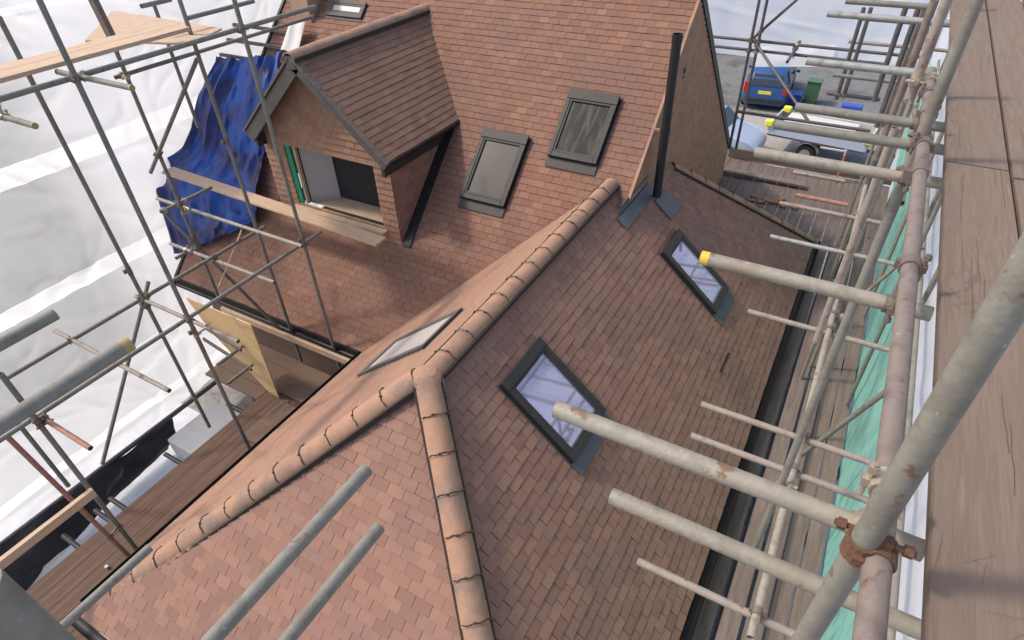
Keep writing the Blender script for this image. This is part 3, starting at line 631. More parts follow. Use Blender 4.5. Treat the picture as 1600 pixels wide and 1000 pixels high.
a5 = skylight(onM(-11.5, 11.27), (1, 0, 0), vM, 1.05*S, .38*S, 'glass_grey', 'small grey framed skylight above the dormer ridge', hood=.05, apron=.05, mats=('barge', 'frame'), fm='barge', hs=.6)
# ---- dormer
yD = 7.9; xDl, xDr, xDc = -10.6, -7.27, -8.87; zE = -4.6; zA = -2.86
dm = MB()
dormer_loc = P(xDc, yD, -6.4)
# front wall, tile hung around the opening
wx0, wx1, wz0, wz1 = -10.02, -7.66, -6.06, -4.74
def F(x, z, y=yD): return P(x, y, z)
zwt = lambda x: zA-.12-t_*abs(x-xDc)
polys = [[F(xDl, -6.5), F(wx0, -6.5), F(wx0, zwt(wx0)), F(xDl, zwt(xDl))], [F(wx1, -6.5), F(xDr, -6.5), F(xDr, zwt(xDr)), F(wx1, zwt(wx1))],
         [F(wx0, wz1), F(wx1, wz1), F(wx1, zwt(wx1)), F(xDc, zwt(xDc)), F(wx0, zwt(wx0))], [F(wx0, -6.5), F(wx1, -6.5), F(wx1, wz0), F(wx0, wz0)]]
o, ub, n = tiles('dormer', 'tile_buff', house, F(xDl, -6.5), (1, 0, 0), (0, 0, 1), polys, seed=11, thick=.016, gapk=.9)
dorm = o; dorm['label'] = 'gabled dormer with an unglazed window opening'
mb = MB()
for f in ub.f: mb.poly([ub.v[i] for i in f])
# inner faces of the opening
d = .10
for (p, q) in (((wx0, wz0), (wx0, wz1)), ((wx0, wz1), (wx1, wz1)), ((wx1, wz1), (wx1, wz0))):
    mb.poly([F(p[0], p[1]), F(q[0], q[1]), F(q[0], q[1])+Vector((0, d, 0)), F(p[0], p[1])+Vector((0, d, 0))])
mb.build('front_frame', 'tile_under', dorm, loc=dormer_loc)
def roofpart(name, m, origin, u, v, polys, seed, gauge=.1, **kw):
    o, ub, n = tiles(name, m, dorm, origin, u, v, polys, seed=seed, gauge=gauge, **kw)
    u2 = MB()
    for f in ub.f: u2.poly([ub.v[i]-n*.02 if False else ub.v[i] for i in f])
    u2.build('underlay', 'tile_under', dorm, loc=origin)
    return o
yO = yD-.28; xe = xDr+.22; ze = zA-t_*(xe-xDc); hitE = Ey+(ze-Rz)/tM; hitR = Ey+(zA-Rz)/tM
roofpart('dormer_roof', 'tile_dark', P(xe, yO, ze), (0, 1, 0), (-1, 0, t_), [[P(xe, yO, ze), P(xe, hitE, ze), P(xDc, hitR, zA), P(xDc, yO, zA)]], 12, gauge=.1, thick=.006, gapk=.7)
xl = 2*xDc-xe
roofpart('dormer_roof', 'tile_dark', P(xl, yO, ze), (0, -1, 0), (1, 0, t_), [[P(xl, hitE, ze), P(xl, yO, ze), P(xDc, yO, zA), P(xDc, hitR, zA)]], 13, gauge=.105)
# cheek (right) and left cheek
mzD = Mz(yD)
for x, nn, uu, sd_ in ((xDr, 1, (0, 1, 0), 14), (xDl, -1, (0, -1, 0), 15)):
    pl = [P(x, yD, mzD), P(x, Ey+(zE-.0-Rz)/tM, zE), P(x, yD, zE)]
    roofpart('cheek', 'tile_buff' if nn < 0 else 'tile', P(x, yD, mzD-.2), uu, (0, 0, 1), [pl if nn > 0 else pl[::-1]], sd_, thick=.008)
# barge boards, fascias, soffit
nRt = Vector((t_, 0, 1)).normalized(); nLt = Vector((-t_, 0, 1)).normalized()
yb = (yO-.01)*S
for sg, nn in ((1, nRt), (-1, nLt)):
    a = Vector((xDc*S, yb, zA*S))-Vector((0, 0, .035)); b = Vector(((xDc+sg*(xe-xDc))*S, yb, ze*S))-Vector((0, 0, .035))
    wd = .10 if sg > 0 else .17
    mb = MB(); mb.bar(a-nn*wd/2, b-nn*wd/2, nn, (0, 1, 0), wd, .03); mb.build('barge_board', 'barge', dorm, loc=a)
    mb = MB(); mb.bar(a+nn*.035, b+nn*.035, nn, (0, 1, 0), .028, .06); mb.build('verge_edge', 'board_mid', dorm, loc=a)
    mb = MB(); m0 = a-nn*.03+Vector((0, .08, 0)); m1 = b-nn*.03+Vector((0, .08, 0)); mb.bar(m0, m1, (0, 1, 0), nn, .15, .02); mb.build('soffit', 'barge', dorm, loc=a)
    xs = (xDc+sg*(xDr+.04-xDc))*S
    mb = MB(); mb.bar((xs, yO*S+.03, (zE-.06)*S), (xs, hitE*S-.02, (zE-.06)*S), (1, 0, 0), (0, 0, 1), .05, .20); mb.build('fascia', 'frame', dorm, loc=(xs, yO*S, zE*S))
mb = MB(); gx = (xe+.03)*S
mb.tube((gx, yO*S, ze*S-.02), (gx, hitE*S, ze*S-.02), .03, n=12); mb.build('gutter', 'gutter', dorm, loc=(gx, yO*S, ze*S), smooth=True)
mb = MB(); mb.box(P(xDc, yO, zA)+Vector((0, -.012, -.07)), (.15, .036, .16), Matrix.Rotation(math.radians(0), 3, 'Z')); mb.build('barge_apex', 'barge', dorm, loc=P(xDc, yO, zA))
# lead along cheek foot
nMm = Vector((0, -tM, 1)).normalized()
for x, sg in ((xDr, 1), (xDl, -1)):
    xx = x*S+sg*.09
    a = Vector((xx, (yD-.02)*S, Mz(yD-.02)*S))+nMm*.035; b = Vector((xx, hitE*S, Mz(hitE)*S))+nMm*.035
    mb = MB(); mb.bar(a, b, (1, 0, 0), nMm, .15, .02); mb.build('flashing', 'frame_dark', dorm, loc=a)
# dormer ridge tiles as a part of the dormer
_h = house; house = dorm
ridge(P(xDc, yO-.05, zA), P(xDc, hitR+.02, zA), up, clips=False, step=.32)
house = _h
# opening: jamb membrane, inner partition, dark room, sill boards
mb = MB(); mb.box(F(wx0+.07, (wz0+wz1)/2, yD+.02), (.10, .03, (wz1-wz0)*S*.98)); mb.build('membrane_strip', 'green_strip', dorm, loc=F(wx0, wz0))
mb = MB(); mb.box(F(wx0+.19, (wz0+wz1)/2, yD+.08), (.05, .05, (wz1-wz0)*S)); mb.build('jamb', 'ply_pale', dorm, loc=F(wx0, wz0))
mb = MB()
mb.poly([F(wx0+.22, wz0, yD+.15), F(wx0+.66, wz0, yD+.58), F(wx0+.66, wz1+.6, yD+.58), F(wx0+.22, wz1+.1, yD+.15)])
mb.build('partition', 'inside', dorm, loc=F(wx0, wz0))
mb = MB()
mb.poly([F(xDl+.1, wz0-.0, yD+.12), F(xDr-.1, wz0, yD+.12), F(xDr-.1, wz0, yD+.6), F(xDl+.1, wz0, yD+.6)])
mb.build('floor_board', 'ply_pale', dorm, loc=F(wx0, wz0))
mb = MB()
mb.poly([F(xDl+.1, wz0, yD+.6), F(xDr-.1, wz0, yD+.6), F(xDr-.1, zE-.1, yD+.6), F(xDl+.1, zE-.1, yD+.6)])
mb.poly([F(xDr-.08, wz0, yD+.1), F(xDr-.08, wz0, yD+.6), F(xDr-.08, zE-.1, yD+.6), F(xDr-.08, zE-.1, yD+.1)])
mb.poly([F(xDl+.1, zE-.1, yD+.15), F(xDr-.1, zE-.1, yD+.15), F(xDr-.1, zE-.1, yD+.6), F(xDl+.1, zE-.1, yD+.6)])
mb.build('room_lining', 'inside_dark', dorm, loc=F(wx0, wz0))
mb = MB(); mb.bar(F(wx0-.1, wz0-.06, yD-.05), F(wx1+.08, wz0-.06, yD-.05), (0, 1, 0), (0, 0, 1), .18, .03); mb.build('sill', 'ply_pale', dorm, loc=F(wx0, wz0))
mb = MB(); c = P(-12.15, 11.35, Mz(11.35)+.25)
mb.box(c, (.42, .40, .9)); cm = mb.build('brick_chimney', 'brick_buff', house, loc=c, bevel=.01)
mb = MB(); mb.box(c+Vector((0, 0, .49)), (.50, .48, .07)); mb.build('cap', 'board_mid', cm, loc=c)
# chimney stack at the top of the main roof
ch = MB(); c = P(-10.05, 12.05, Zr-.1)
ch.box(c+Vector((0, .1, .15)), (.45, .45, .9)); chm = ch.build('chimney', 'inside_dark', house, loc=c)
mb = MB(); mb.box(c+Vector((0, .1, .63)), (.55, .55, .08)); mb.build('cap', 'lead', chm, loc=c)
# ================================================================== SHEETING
X0 = -10.6
grid_sheet('sheeting', 'sheet', (X0, -3, -9.0), (0, 21.6, 0), (0, 0, 7.9), 430, 160, .06, .5, 3.1, crease=.7,
    label='tall white translucent sheeting hanging left of the scaffold over the street', cat='sheeting')
grid_sheet('sheeting', 'sheet_solid', (-10.6, 18.6, -5.0), (13, 0, 0), (0, 0, 3.6), 260, 70, .07, .6, 8.4, crease=.7,
    label='white sheeting hanging behind the house above the blue car', cat='sheeting')
grid_sheet('sheeting', 'sheet_solid', (1.14, 18.4, -8.6), (0, -20, 0), (0, 0, 8.6), 120, 40, .05, .9, 12.4,
    label='white sheeting behind the green netting along the right scaffold', cat='sheeting')
grid_sheet('sheeting', 'sheet_solid', (-2.95, 18.4, -5.2), (1.9, .1, .2), (0, .1, .5), 20, 12, .06, 1.2, 22.4,
    label='small loose flap of white sheeting just over the blue car roof', cat='sheeting')
grid_sheet('debris_netting', 'net', (1.04, 17, -6.15), (0, -16.5, 0), (0, 0, 1.95), 160, 16, .03, .8, 17.4,
    label='strip of green netting along the right scaffold deck', cat='netting')
# ================================================================== DECKS
def boards(label, name, x0, x1, y0, y1, z, m, n, along='Y', gap=.006, th=.038, cat='deck', group=None, jl=None):
    """each scaffold board is a thing of its own"""
    W = ((x1-x0) if along == 'Y' else (y1-y0))/n
    for i in range(n):
        jz = (h01(i, int(x0*10), 3)-.5)*.008
        if along == 'Y':
            a = x0+W*(i+.5); p, q, sd_ = (a, y0+h01(i, 2)*.05, z+jz-th/2), (a, y1-h01(i, 4)*.05, z+jz-th/2), (1, 0, 0)
        else:
            a = y0+W*(i+.5); p, q, sd_ = (x0+h01(i, 2)*.05, a, z+jz-th/2), (x1-h01(i, 4)*.05, a, z+jz-th/2), (0, 1, 0)
        mb = MB(); mb.bar(p, q, sd_, (0, 0, 1), W-gap, th)
        o = mb.build(name, m, loc=p, bevel=.003, label=label[i] if isinstance(label, list) else label, cat='board')
        if group: o['group'] = group
# near planks at the camera's level
def plank(x0, x1, y0, y1, lab, grain=True, knots=()):
    z = -1.14
    t = thing('scaffold_plank', lab, 'plank', ((x0+x1)/2, y0, z), 'wide planks of the nearest walkway')
    mb = MB(); mb.bar(((x0+x1)/2, y0, z-.019), ((x0+x1)/2, y1, z-.019), (1, 0, 0), (0, 0, 1), x1-x0, .038); mb.m2 = (len(mb.f), 'plank_crack')
    if grain:
        rnd = random.Random(int(x0*100+y0*10))
        for k in range(16):
            x = rnd.uniform(x0+.02, x1-.02); y = rnd.uniform(y0, y1-.3); L = rnd.uniform(.15, .5); ww = rnd.uniform(.0003, .0008); px = x
            for s in range(6):
                nx = px+rnd.uniform(-.003, .003); ya, yb_ = y+L*s/6, min(y+L*(s+1)/6, y1)
                mb.poly([(px-ww, ya, z+.0008), (px+ww, ya, z+.0008), (nx+ww, yb_, z+.0008), (nx-ww, yb_, z+.0008)]); px = nx
        for (cx, cy, cnt, spread_) in knots:
            for k in range(cnt):
                a = rnd.gauss(1.1 if k % 3 else -.5, .45); L = rnd.uniform(.04, .15); sx, sy = cx+rnd.gauss(0, spread_*.35), cy+rnd.gauss(0, spread_)
                dx, dy = math.cos(a)*L/2, math.sin(a)*L/2
                if not (x0+.006 < sx-abs(dx) and sx+abs(dx) < x1-.006): continue
                nx, ny = -dy/L*.0005, dx/L*.0005
                mb.poly([(sx-dx-nx, sy-dy-ny, z+.001), (sx+dx-nx, sy+dy-ny, z+.001), (sx+dx+nx, sy+dy+ny, z+.001), (sx-dx+nx, sy-dy+ny, z+.001)])
    mb.build('board', 'board', t, loc=((x0+x1)/2, y0, z))
    return t
plank(.375, .597, -.6, 3.01, 'scratched wide plank nearest the bottom right, with crossing cut marks', knots=((.44, 1.95, 46, .11), (.45, .95, 7, .1)))
plank(.375, .597, 3.022, 7.5, 'plank continuing beyond the butt joint at the top right')
plank(.612, .838, 2.96, 7.5, 'outer plank at the top right beyond the dark gap')
plank(.612, .838, -.6, 2.94, 'outer plank at the right edge behind the thick mottled upright')
# right lower deck
labs = ['deck board right of the black gutter', 'deck board second from the black gutter', 'deck board third from the black gutter', 'deck board next inside the green netting', 'deck board against the green netting']
xs = [(-.02, .19), (.235, .42), (.45, .63), (.64, .81), (.82, 1.0)]
for (a, b), l in zip(xs, labs): boards([l+' on the right deck'], 'deck_board', a, b, -.5, 11.1, -6.05, 'board_mid', 1)
mb = MB(); mb.bar((.235, -.5, -6.11), (.235, 11.1, -6.11), (1, 0, 0), (0, 0, 1), .048, .048); mb.build('deck_bearer', 'black', loc=(.235, -.5, -6.1), label='black bearer showing in the gap of the right deck', cat='bearer')
# rear deck across the back
ordn = ['first', 'second', 'third', 'fourth', 'fifth', 'sixth', 'seventh', 'eighth', 'ninth', 'tenth', 'eleventh', 'twelfth', 'thirteenth', 'fourteenth', 'fifteenth', 'sixteenth']
boards(['dark rear deck board, %s from the gable corner' % o_ for o_ in ordn], 'deck_board', -2.85, 1.0, 11.15, 14.3, -6.12, 'board_dark2', 16, gap=.012, group='boards of the rear deck')
mb = MB(); mb.tube((X0+.15, -3, -9.02), (X0+.15, 5.2, -9.02), .05, n=12); mb.build('sheet_rail', 'dark', loc=(X0+.15, -3, -9.02), smooth=True, label='dark rail weighing down the foot of the left sheeting', cat='rail')
mb = MB(); mb.bar((-2.45, 14.32, -6.0), (1.0, 14.32, -6.0), (0, 1, 0), (0, 0, 1), .04, .22); mb.build('toe_board', 'board_darkx', loc=(-2.4, 14.3, -6), label='dark toe board along the rear deck below the flatbed trailer', cat='board')
mb = MB(); mb.bar((-2.5, 13.35, -6.02), (-.6, 13.35, -6.02), (0, 1, 0), (0, 0, 1), .2, .04); mb.build('loose_board', 'board_mid', loc=(-2.4, 13.3, -6), label='short loose board lying across the rear deck beside the gable', cat='board')
mb = MB()
for i in range(26):
    a = random.uniform(0, 6.28); r = random.uniform(.05, .55)
    mb.box((-1.0+math.cos(a)*r, 12.4+math.sin(a)*r*.6, -6.09), (random.uniform(.03, .16), random.uniform(.03, .12), random.uniform(.02, .05)), Matrix.Rotation(a, 3, 'Z'))
mb.build('tile_rubble', 'tile_dark', loc=(-1, 12.4, -6.1), kind='stuff', label='dark broken tile rubble heaped on the rear deck', cat='rubble')
# left deck
ll = ['board of the left eave deck against the roof edge', 'board of the left eave deck second from the roof edge', 'middle board of the left eave deck', 'board of the left eave deck next to its outer edge', 'outermost board of the left eave deck']
for i, l in enumerate(ll): boards([l], 'deck_board', -6.52+.228*(4-i), -6.52+.228*(5-i), -1.2, 4.15, -6.36, 'board_dark', 1)
mb = MB(); mb.box((-6.0, 4.0, -6.335), (1.05, .62, .02)); mb.build('plywood_sheet', 'board_brownx', loc=(-6, 4, -6.33), label='dark plywood sheet lying on the left deck below the eaves', cat='plywood')
mb = MB(); mb.box((-5.92, 3.2, -6.335), (.42, .75, .024)); mb.build('deck_hatch', 'board_brownx', loc=(-5.9, 3.2, -6.33), label='hatch panel lying on the left deck at the foot of the plywood', cat='hatch')
mb = MB(); pf = [(-7.54, -4.95), (-6.22, -4.95), (-6.22, -6.33), (-6.42, -6.3), (-7.25, -5.5)]
mb.poly([(x, 3.60, z) for x, z in pf]); mb.poly([(x, 3.618, z) for x, z in pf][::-1])
for a, b in zip(pf, pf[1:]+pf[:1]): mb.poly([(a[0], 3.60, a[1]), (b[0], 3.60, b[1]), (b[0], 3.618, b[1]), (a[0], 3.618, a[1])])
mb.build('plywood_hoarding', 'ply', loc=(-6.9, 3.6, -6.3), label='upright yellow plywood offcut at the end of the left deck', cat='plywood')
boards(['dark return board behind the yellow plywood, %s' % q for q in ('nearest the viewer', 'second from the viewer', 'third from the viewer', 'against the eaves')], 'deck_board', -7.7, -6.53, 3.45, 4.36, -6.37, 'board_brownx', 4, along='X')
for k, (x0, x1, z, l) in enumerate(((-7.5, -6.5, -5.35, 'upper timber batten leaning in front of the yellow plywood'), (-7.4, -6.45, -5.7, 'lower timber batten leaning in front of the yellow plywood'))):
    mb = MB(); mb.bar((x0, 3.52, z+.1), (x1, 3.50, z-.08), (0, 1, 0), (0, 0, 1), .03, .05); mb.build('timber_batten', 'board_mid', loc=(x0, 3.5, z), label=l, cat='batten')
# putlog ends sticking out under the left deck
for k, (y, l) in enumerate(((.75, 'dark bearer end nearest the bottom left, below the deck edge'), (1.15, 'dark bearer end second from the bottom left, below the deck edge'), (1.35, 'dark bearer end below the deck edge beside the light upright foot'), (2.15, 'dark bearer end below the deck edge over the pale yard'), (3.2, 'dark bearer end near the plywood below the deck edge'))):
    mb = MB(); mb.tube((-6.9, y, -6.43), (-5.6, y, -6.43), .03, n=14, wall=.004); mb.build('bearer_tube', 'black', loc=(-6.9, y, -6.43), smooth=True, label=l, cat='tube')
# top left platform
boards(['new board at the outer side of the top left platform', 'new board at the inner side of the top left platform'], 'platform_board', -6.72, -6.26, 1.2, 4.22, -1.43, 'board_new', 2)
mb = MB(); mb.poly([(-8.9, 4.95, -1.62), (-6.66, 4.85, -1.62), (-6.42, 4.25, -1.62), (-7.7, 3.85, -1.62)]); mb.poly([(-8.9, 4.95, -1.64), (-6.66, 4.85, -1.64), (-6.42, 4.25, -1.64), (-7.7, 3.85, -1.64)][::-1])
for a, b in (((-8.9, 4.95), (-6.66, 4.85)), ((-6.66, 4.85), (-6.42, 4.25)), ((-6.42, 4.25), (-7.7, 3.85)), ((-7.7, 3.85), (-8.9, 4.95))): mb.poly([(*a, -1.62), (*b, -1.62), (*b, -1.64), (*a, -1.64)])
mb.build('plywood_sheet', 'board_newx', loc=(-7.5, 4.5, -1.62), label='pale plywood sheet at the far end of the top left platform', cat='plywood')
mb = MB(); mb.bar((-7.55, 4.02, -1.0), (-7.55, 4.08, -1.72), (1, 0, 0), (0, 1, 0), .10, .06); mb.build('timber_post', 'board_mid', loc=(-7.55, 4.05, -1.7), label='squared timber post behind the top left platform boards', cat='post')
# long plank over the lower roof by the dormer
mb = MB(); mb.bar((-9.96, 5.38, -4.25), (-5.34, 5.38, -4.40), (0, 1, 0), (0, 0, 1), .228, .038); mb.build('long_plank', 'board_newx', loc=(-7.6, 5.38, -4.3), bevel=.004, label='long new plank laid level in front of the dormer sill', cat='plank')
mb = MB(); mb.bar((-7.0, 4.44, -4.16), (-7.4, 4.03, -5.01), (1, -1, 0), (0, 0, 1), .07, .035); mb.build('timber_brace', 'board_new', loc=(-7.2, 4.2, -4.6), label='short pale timber propped between two tubes below the blue tarp', cat='timber')
mb = MB(); mb.bar((-5.7, -.2, -5.1), (-5.7, 1.04, -5.1), (1, 0, 0), (0, 0, 1), .05, .10); mb.build('guard_board', 'board_new', loc=(-5.7, 0, -5.1), label='guard board on edge running off the lower left edge', cat='board')
# tiny debris on decks
mb = MB(); mb.box((-5.95, .75, -6.33), (.035, .03, .03)); mb.build('rag', 'white', loc=(-5.95, .75, -6.35), label='small white scrap on the left deck', cat='scrap')

# ================================================================== TUBES AND COUPLERS
def tube_thing(kind, m, p0, p1, lab):
    p0, p1 = Vector(p0), Vector(p1)
    names = {'V': 'scaffold_standard', 'Y': 'scaffold_ledger', 'X': 'scaffold_transom', 'F': 'scaffold_brace'}
    t = thing(names[kind], lab, 'scaffold tube', p0)
    mb = MB(); mb.tube(p0, p1, .0242, n=24, wall=.004); mb.build('tube', m, t, loc=p0, smooth=True)
    return t, p0, p1
ALL = [tube_thing(k, m, a, b, l)+(m,) for k, m, a, b, l in TUBES]
def end_band(i, m, at_end, L=.05):
    t, p0, p1, _ = ALL[i]; d = (p1-p0).normalized(); e = p1 if at_end else p0; s = -1 if at_end else 1
    mb = MB(); mb.tube(e+d*s*.001, e+d*s*L, .0248, n=24); mb.build('end_cap', m, t, loc=e, smooth=True)
def closest(a0, a1, b0, b1):
    u, v, w_ = a1-a0, b1-b0, a0-b0
    a, b, c, d, e = u.dot(u), u.dot(v), v.dot(v), u.dot(w_), v.dot(w_); D = a*c-b*b
    if D < 1e-6*a*c: return None
    s = (b*e-c*d)/D; t = (a*e-b*d)/D
    if not (-.03 <= s <= 1.03 and -.03 <= t <= 1.03): return None
    return a0+u*s, b0+v*t
def coupler(t, pa, pb, da, db, m, k):
    """a swivel coupler: a saddle on each tube, flap, two bolts with nuts"""
    c = MB(); gap = pb-pa
    for p, d, s in ((pa, da, 1), (pb, db, -1)):
        d = d.normalized(); a = d.orthogonal().normalized(); b = d.cross(a)
        n = 16; w_ = .024
        for r0, r1, z0, z1 in ((.0255, .031, -w_, w_),):
            ri = []
            for (z, r) in ((z0, r1), (z1, r1), (z1, r0), (z0, r0)):
                i0 = len(c.v); c.v += [tuple(p+d*z+a*math.cos(2*math.pi*i/n)*r+b*math.sin(2*math.pi*i/n)*r) for i in range(n)]; ri.append(i0)
            for q in range(4):
                A_, B_ = ri[q], ri[(q+1) % 4]
                for i in range(n): c.f.append([A_+i, A_+(i+1) % n, B_+(i+1) % n, B_+i]); c.r.append(.5)
        o = db.normalized() if s == 1 else da.normalized()
        o = (o-d*o.dot(d)).normalized()
        q = d.cross(o).normalized(); sg = 1 if h01(k, int(s)) > .5 else -1
        base = p+o*.034*sg; c.box(base, (.022, .022, .022), Matrix((d, o, q)).transposed())
        c.tube(base-q*.045, base+q*.05, .0062, n=8); c.tube(base+q*.03, base+q*.045, .0115, n=6); c.box(p-o*.033*sg, (.02, .016, .026), Matrix((d, o, q)).transposed())
    if gap.length > .01: c.tube(pa, pb, .014, n=10)
    c.build('coupler', m, t, loc=pa, smooth=False)
import itertools
k = 0; used = []
for i, j in itertools.combinations(range(len(ALL)), 2):
    r = closest(ALL[i][1], ALL[i][2], ALL[j][1], ALL[j][2])
    if not r: continue
    if (r[0]-r[1]).length < .16 and all((r[0]-q).length > .05 for q in used):
        mm = 'rust_coupler' if i == 35 or j == 35 else ('coupler_bright' if h01(k, 3) > .75 else 'coupler')
        coupler(ALL[i][0], r[0], r[1], ALL[i][2]-ALL[i][1], ALL[j][2]-ALL[j][1], mm, k); used.append(r[0]); k += 1
print('couplers', k)
# a few sleeve joints along the long uprights
for i, f in ((0, .62), (1, .55), (5, .5), (7, .3), (39, .4)):
    t, p0, p1, _ = ALL[i]; c = p0.lerp(p1, f); d = (p1-p0).normalized(); a = d.orthogonal()
    mb = MB(); mb.tube(c-d*.06, c+d*.06, .0285, n=14); mb.box(c+a*.035, (.03, .03, .05)); mb.build('sleeve_coupler', 'coupler', t, loc=c)
end_band(42, 'end_yellow', False, .03)
end_band(30, 'end_tan', True, .03)
end_band(19, 'end_tan', True, .02); end_band(20, 'end_tan', True, .02)
# distant background uprights right of the deck (outer row)
outer = [('far outer upright rising through the green netting, nearest', 6.2), ('second outer upright along the green netting', 8.3), ('third outer upright along the green netting', 10.4), ('fourth outer upright along the green netting', 12.5), ('farthest outer upright along the green netting', 14.4)]
for l, y in outer:
    t, _, _ = tube_thing('V', 'grey', (1.09, y, GZ), (1.09, y, -.9), l); t['group'] = 'outer uprights of the right scaffold'
inner = [('inner upright between deck and netting, third bay', 7.2), ('inner upright between deck and netting, fourth bay', 9.4), ('inner upright between deck and netting, fifth bay', 11.6)]
for l, y in inner:
    t, _, _ = tube_thing('V', 'pink', (.34, y, GZ), (.34, y, -2.2), l)
for l, x, y, z1, m in (('slim upright behind the brown ledger top, nearest of a row', .5, 6.1, -.95, 'grey'), ('slim upright behind the brown ledger top, second of a row', .42, 7.5, -.95, 'light'), ('slim upright behind the brown ledger top, third of a row', .42, 8.6, -.95, 'grey'),
    ('slim upright behind the brown ledger top, fourth of a row', .42, 9.9, -.95, 'dark'), ('outermost slim upright beside the white sheeting, nearer one', .95, 6.9, -.95, 'grey'), ('outermost slim upright beside the white sheeting, farther one', .95, 9.0, -.95, 'pink')):
    t, _, _ = tube_thing('V', m, (x, y, -6.0), (x, y, z1), l); t['group'] = 'slim uprights of the far right scaffold'
for l, x, z, m in (('distant upper ledger tube along the far right scaffold', .48, -2.35, 'grey'), ('distant lower ledger tube along the far right scaffold', .95, -2.9, 'light')): tube_thing('Y', m, (x, 5.2, z), (x, 13.9, z), l)
for l, y, z, m in (('far cross tube over the rear deck, nearest of three high ones', 8.9, -2.5, 'grey'), ('far cross tube over the rear deck, middle of three high ones', 10.4, -2.45, 'light'), ('far cross tube over the rear deck, farthest of three high ones', 12.1, -2.5, 'dark')): tube_thing('X', m, (-.45, y, z), (1.05, y, z), l)
for l, x, z, m in (('low ledger tube along the outer edge of the right scaffold', 1.0, -3.6, 'grey'), ('ledger tube on the deck edge beside the black gutter', .5, -5.85, 'grey')):
    tube_thing('Y', m, (x, 1.0, z), (x, 14.5, z), l)
# ================================================================== TARPAULINS
def surf(name, m, rows, sub, amp, seed, lift=None, **tags):
    from mathutils import noise
    R, Cn = len(rows), len(rows[0]); nu, nv = (Cn-1)*sub, (R-1)*sub; mb = MB()
    def cr(p0, p1, p2, p3, t): return .5*((2*p1)+(p2-p0)*t+(2*p0-5*p1+4*p2-p3)*t*t+(3*p1-p0-3*p2+p3)*t*t*t)
    def samp(L, f):
        i = min(int(f), len(L)-2); t = f-i
        g_ = lambda k: L[max(0, min(len(L)-1, k))]
        return cr(g_(i-1), g_(i), g_(i+1), g_(i+2), t)
    for j in range(nv+1):
        for i in range(nu+1):
            col = [samp(rw, i/sub) for rw in rows]; p = samp(col, j/sub)
            q = Vector((i/sub*1.9+seed, j/sub*.45, seed)); d = noise.noise(q*1.7)*amp+abs(noise.noise(q*4))*amp*.6
            mb.v.append(tuple(p+Vector((.2, -.6, .75))*d))
    for j in range(nv):
        for i in range(nu):
            a = j*(nu+1)+i; mb.f.append([a, a+1, a+nu+2, a+nu+1]); mb.r.append(.5)
    return mb.build(name, m, smooth=True, **tags)
V = Vector
TARP = [[V(p) for p in row] for row in TARP_PTS]
surf('blue_tarp', 'tarp', TARP, 14, .13, 4.2, label='crumpled blue tarpaulin draped over the roof edge left of the dormer', cat='tarpaulin')
bl = [[V((-10.4, -1.2, -8.95)), V((-10.35, .6, -8.95)), V((-10.35, 2.2, -8.97)), V((-10.3, 3.7, -9.0))], [V((-9.8, -1.2, -9.25)), V((-9.95, .4, -9.3)), V((-10.1, 1.9, -9.3)), V((-10.15, 3.5, -9.2))], [V((-9.35, -1.4, -9.5)), V((-9.75, .2, -9.52)), V((-10.05, 1.6, -9.53)), V((-10.2, 3.3, -9.45))]]
surf('black_tarp', 'tarp_black', bl, 12, .16, 9.1, label='crumpled black tarpaulin heaped under the left sheeting', cat='tarpaulin')
cl = [[V((-9.05, 7.95, -2.4)), V((-8.7, 8.0, -2.35))], [V((-9.0, 7.55, -2.75)), V((-8.62, 7.6, -2.75))]]
surf('white_bag', 'white', cl, 8, .05, 2.2, label='white bag lying on the tiles behind the dormer peak', cat='bag')
# old coping battens left of the dormer peak
for k, (dy, l) in enumerate(((0, 'uppermost of the timber battens over the tiles behind the blue tarp'), (.22, 'second from top of the timber battens over the tiles behind the blue tarp'), (.44, 'lowest of the timber battens over the tiles behind the blue tarp'))):
    mb = MB(); p = V((-10.6, 7.95-dy, Mz((7.95-dy)/S)*S+.12)); q = V((-9.0, 7.95-dy, Mz((7.95-dy)/S)*S+.12)); mb.bar(p, q, (0, 1, 0), (0, 0, 1), .05, .05); mb.build('roof_batten', 'board_mid', loc=p, label=l, cat='batten')
# ================================================================== YARD LEFT
mb = MB(); mb.box((-9.55, 3.9, -9.35), (1.1, 1.2, .45)); pk = mb.build('pallet_stack', 'white', loc=(-9.3, 3.5, -9.6), bevel=.03, label='pale wrapped pallet of boards standing in the yard below the plywood', cat='pallet')
for x, l in ((-8.6, 'dark cable lying along the pale yard, nearer the deck'), (-9.05, 'dark cable lying along the pale yard, nearer the sheeting')):
    mb = MB(); 
    pts = [V((x+.05*math.sin(i*.8), -1+i*.5, GZ+.03)) for i in range(12)]
    for a, b in zip(pts, pts[1:]): mb.tube(a, b, .016, n=6)
    mb.build('cable', 'black', loc=pts[0], label=l, cat='cable')
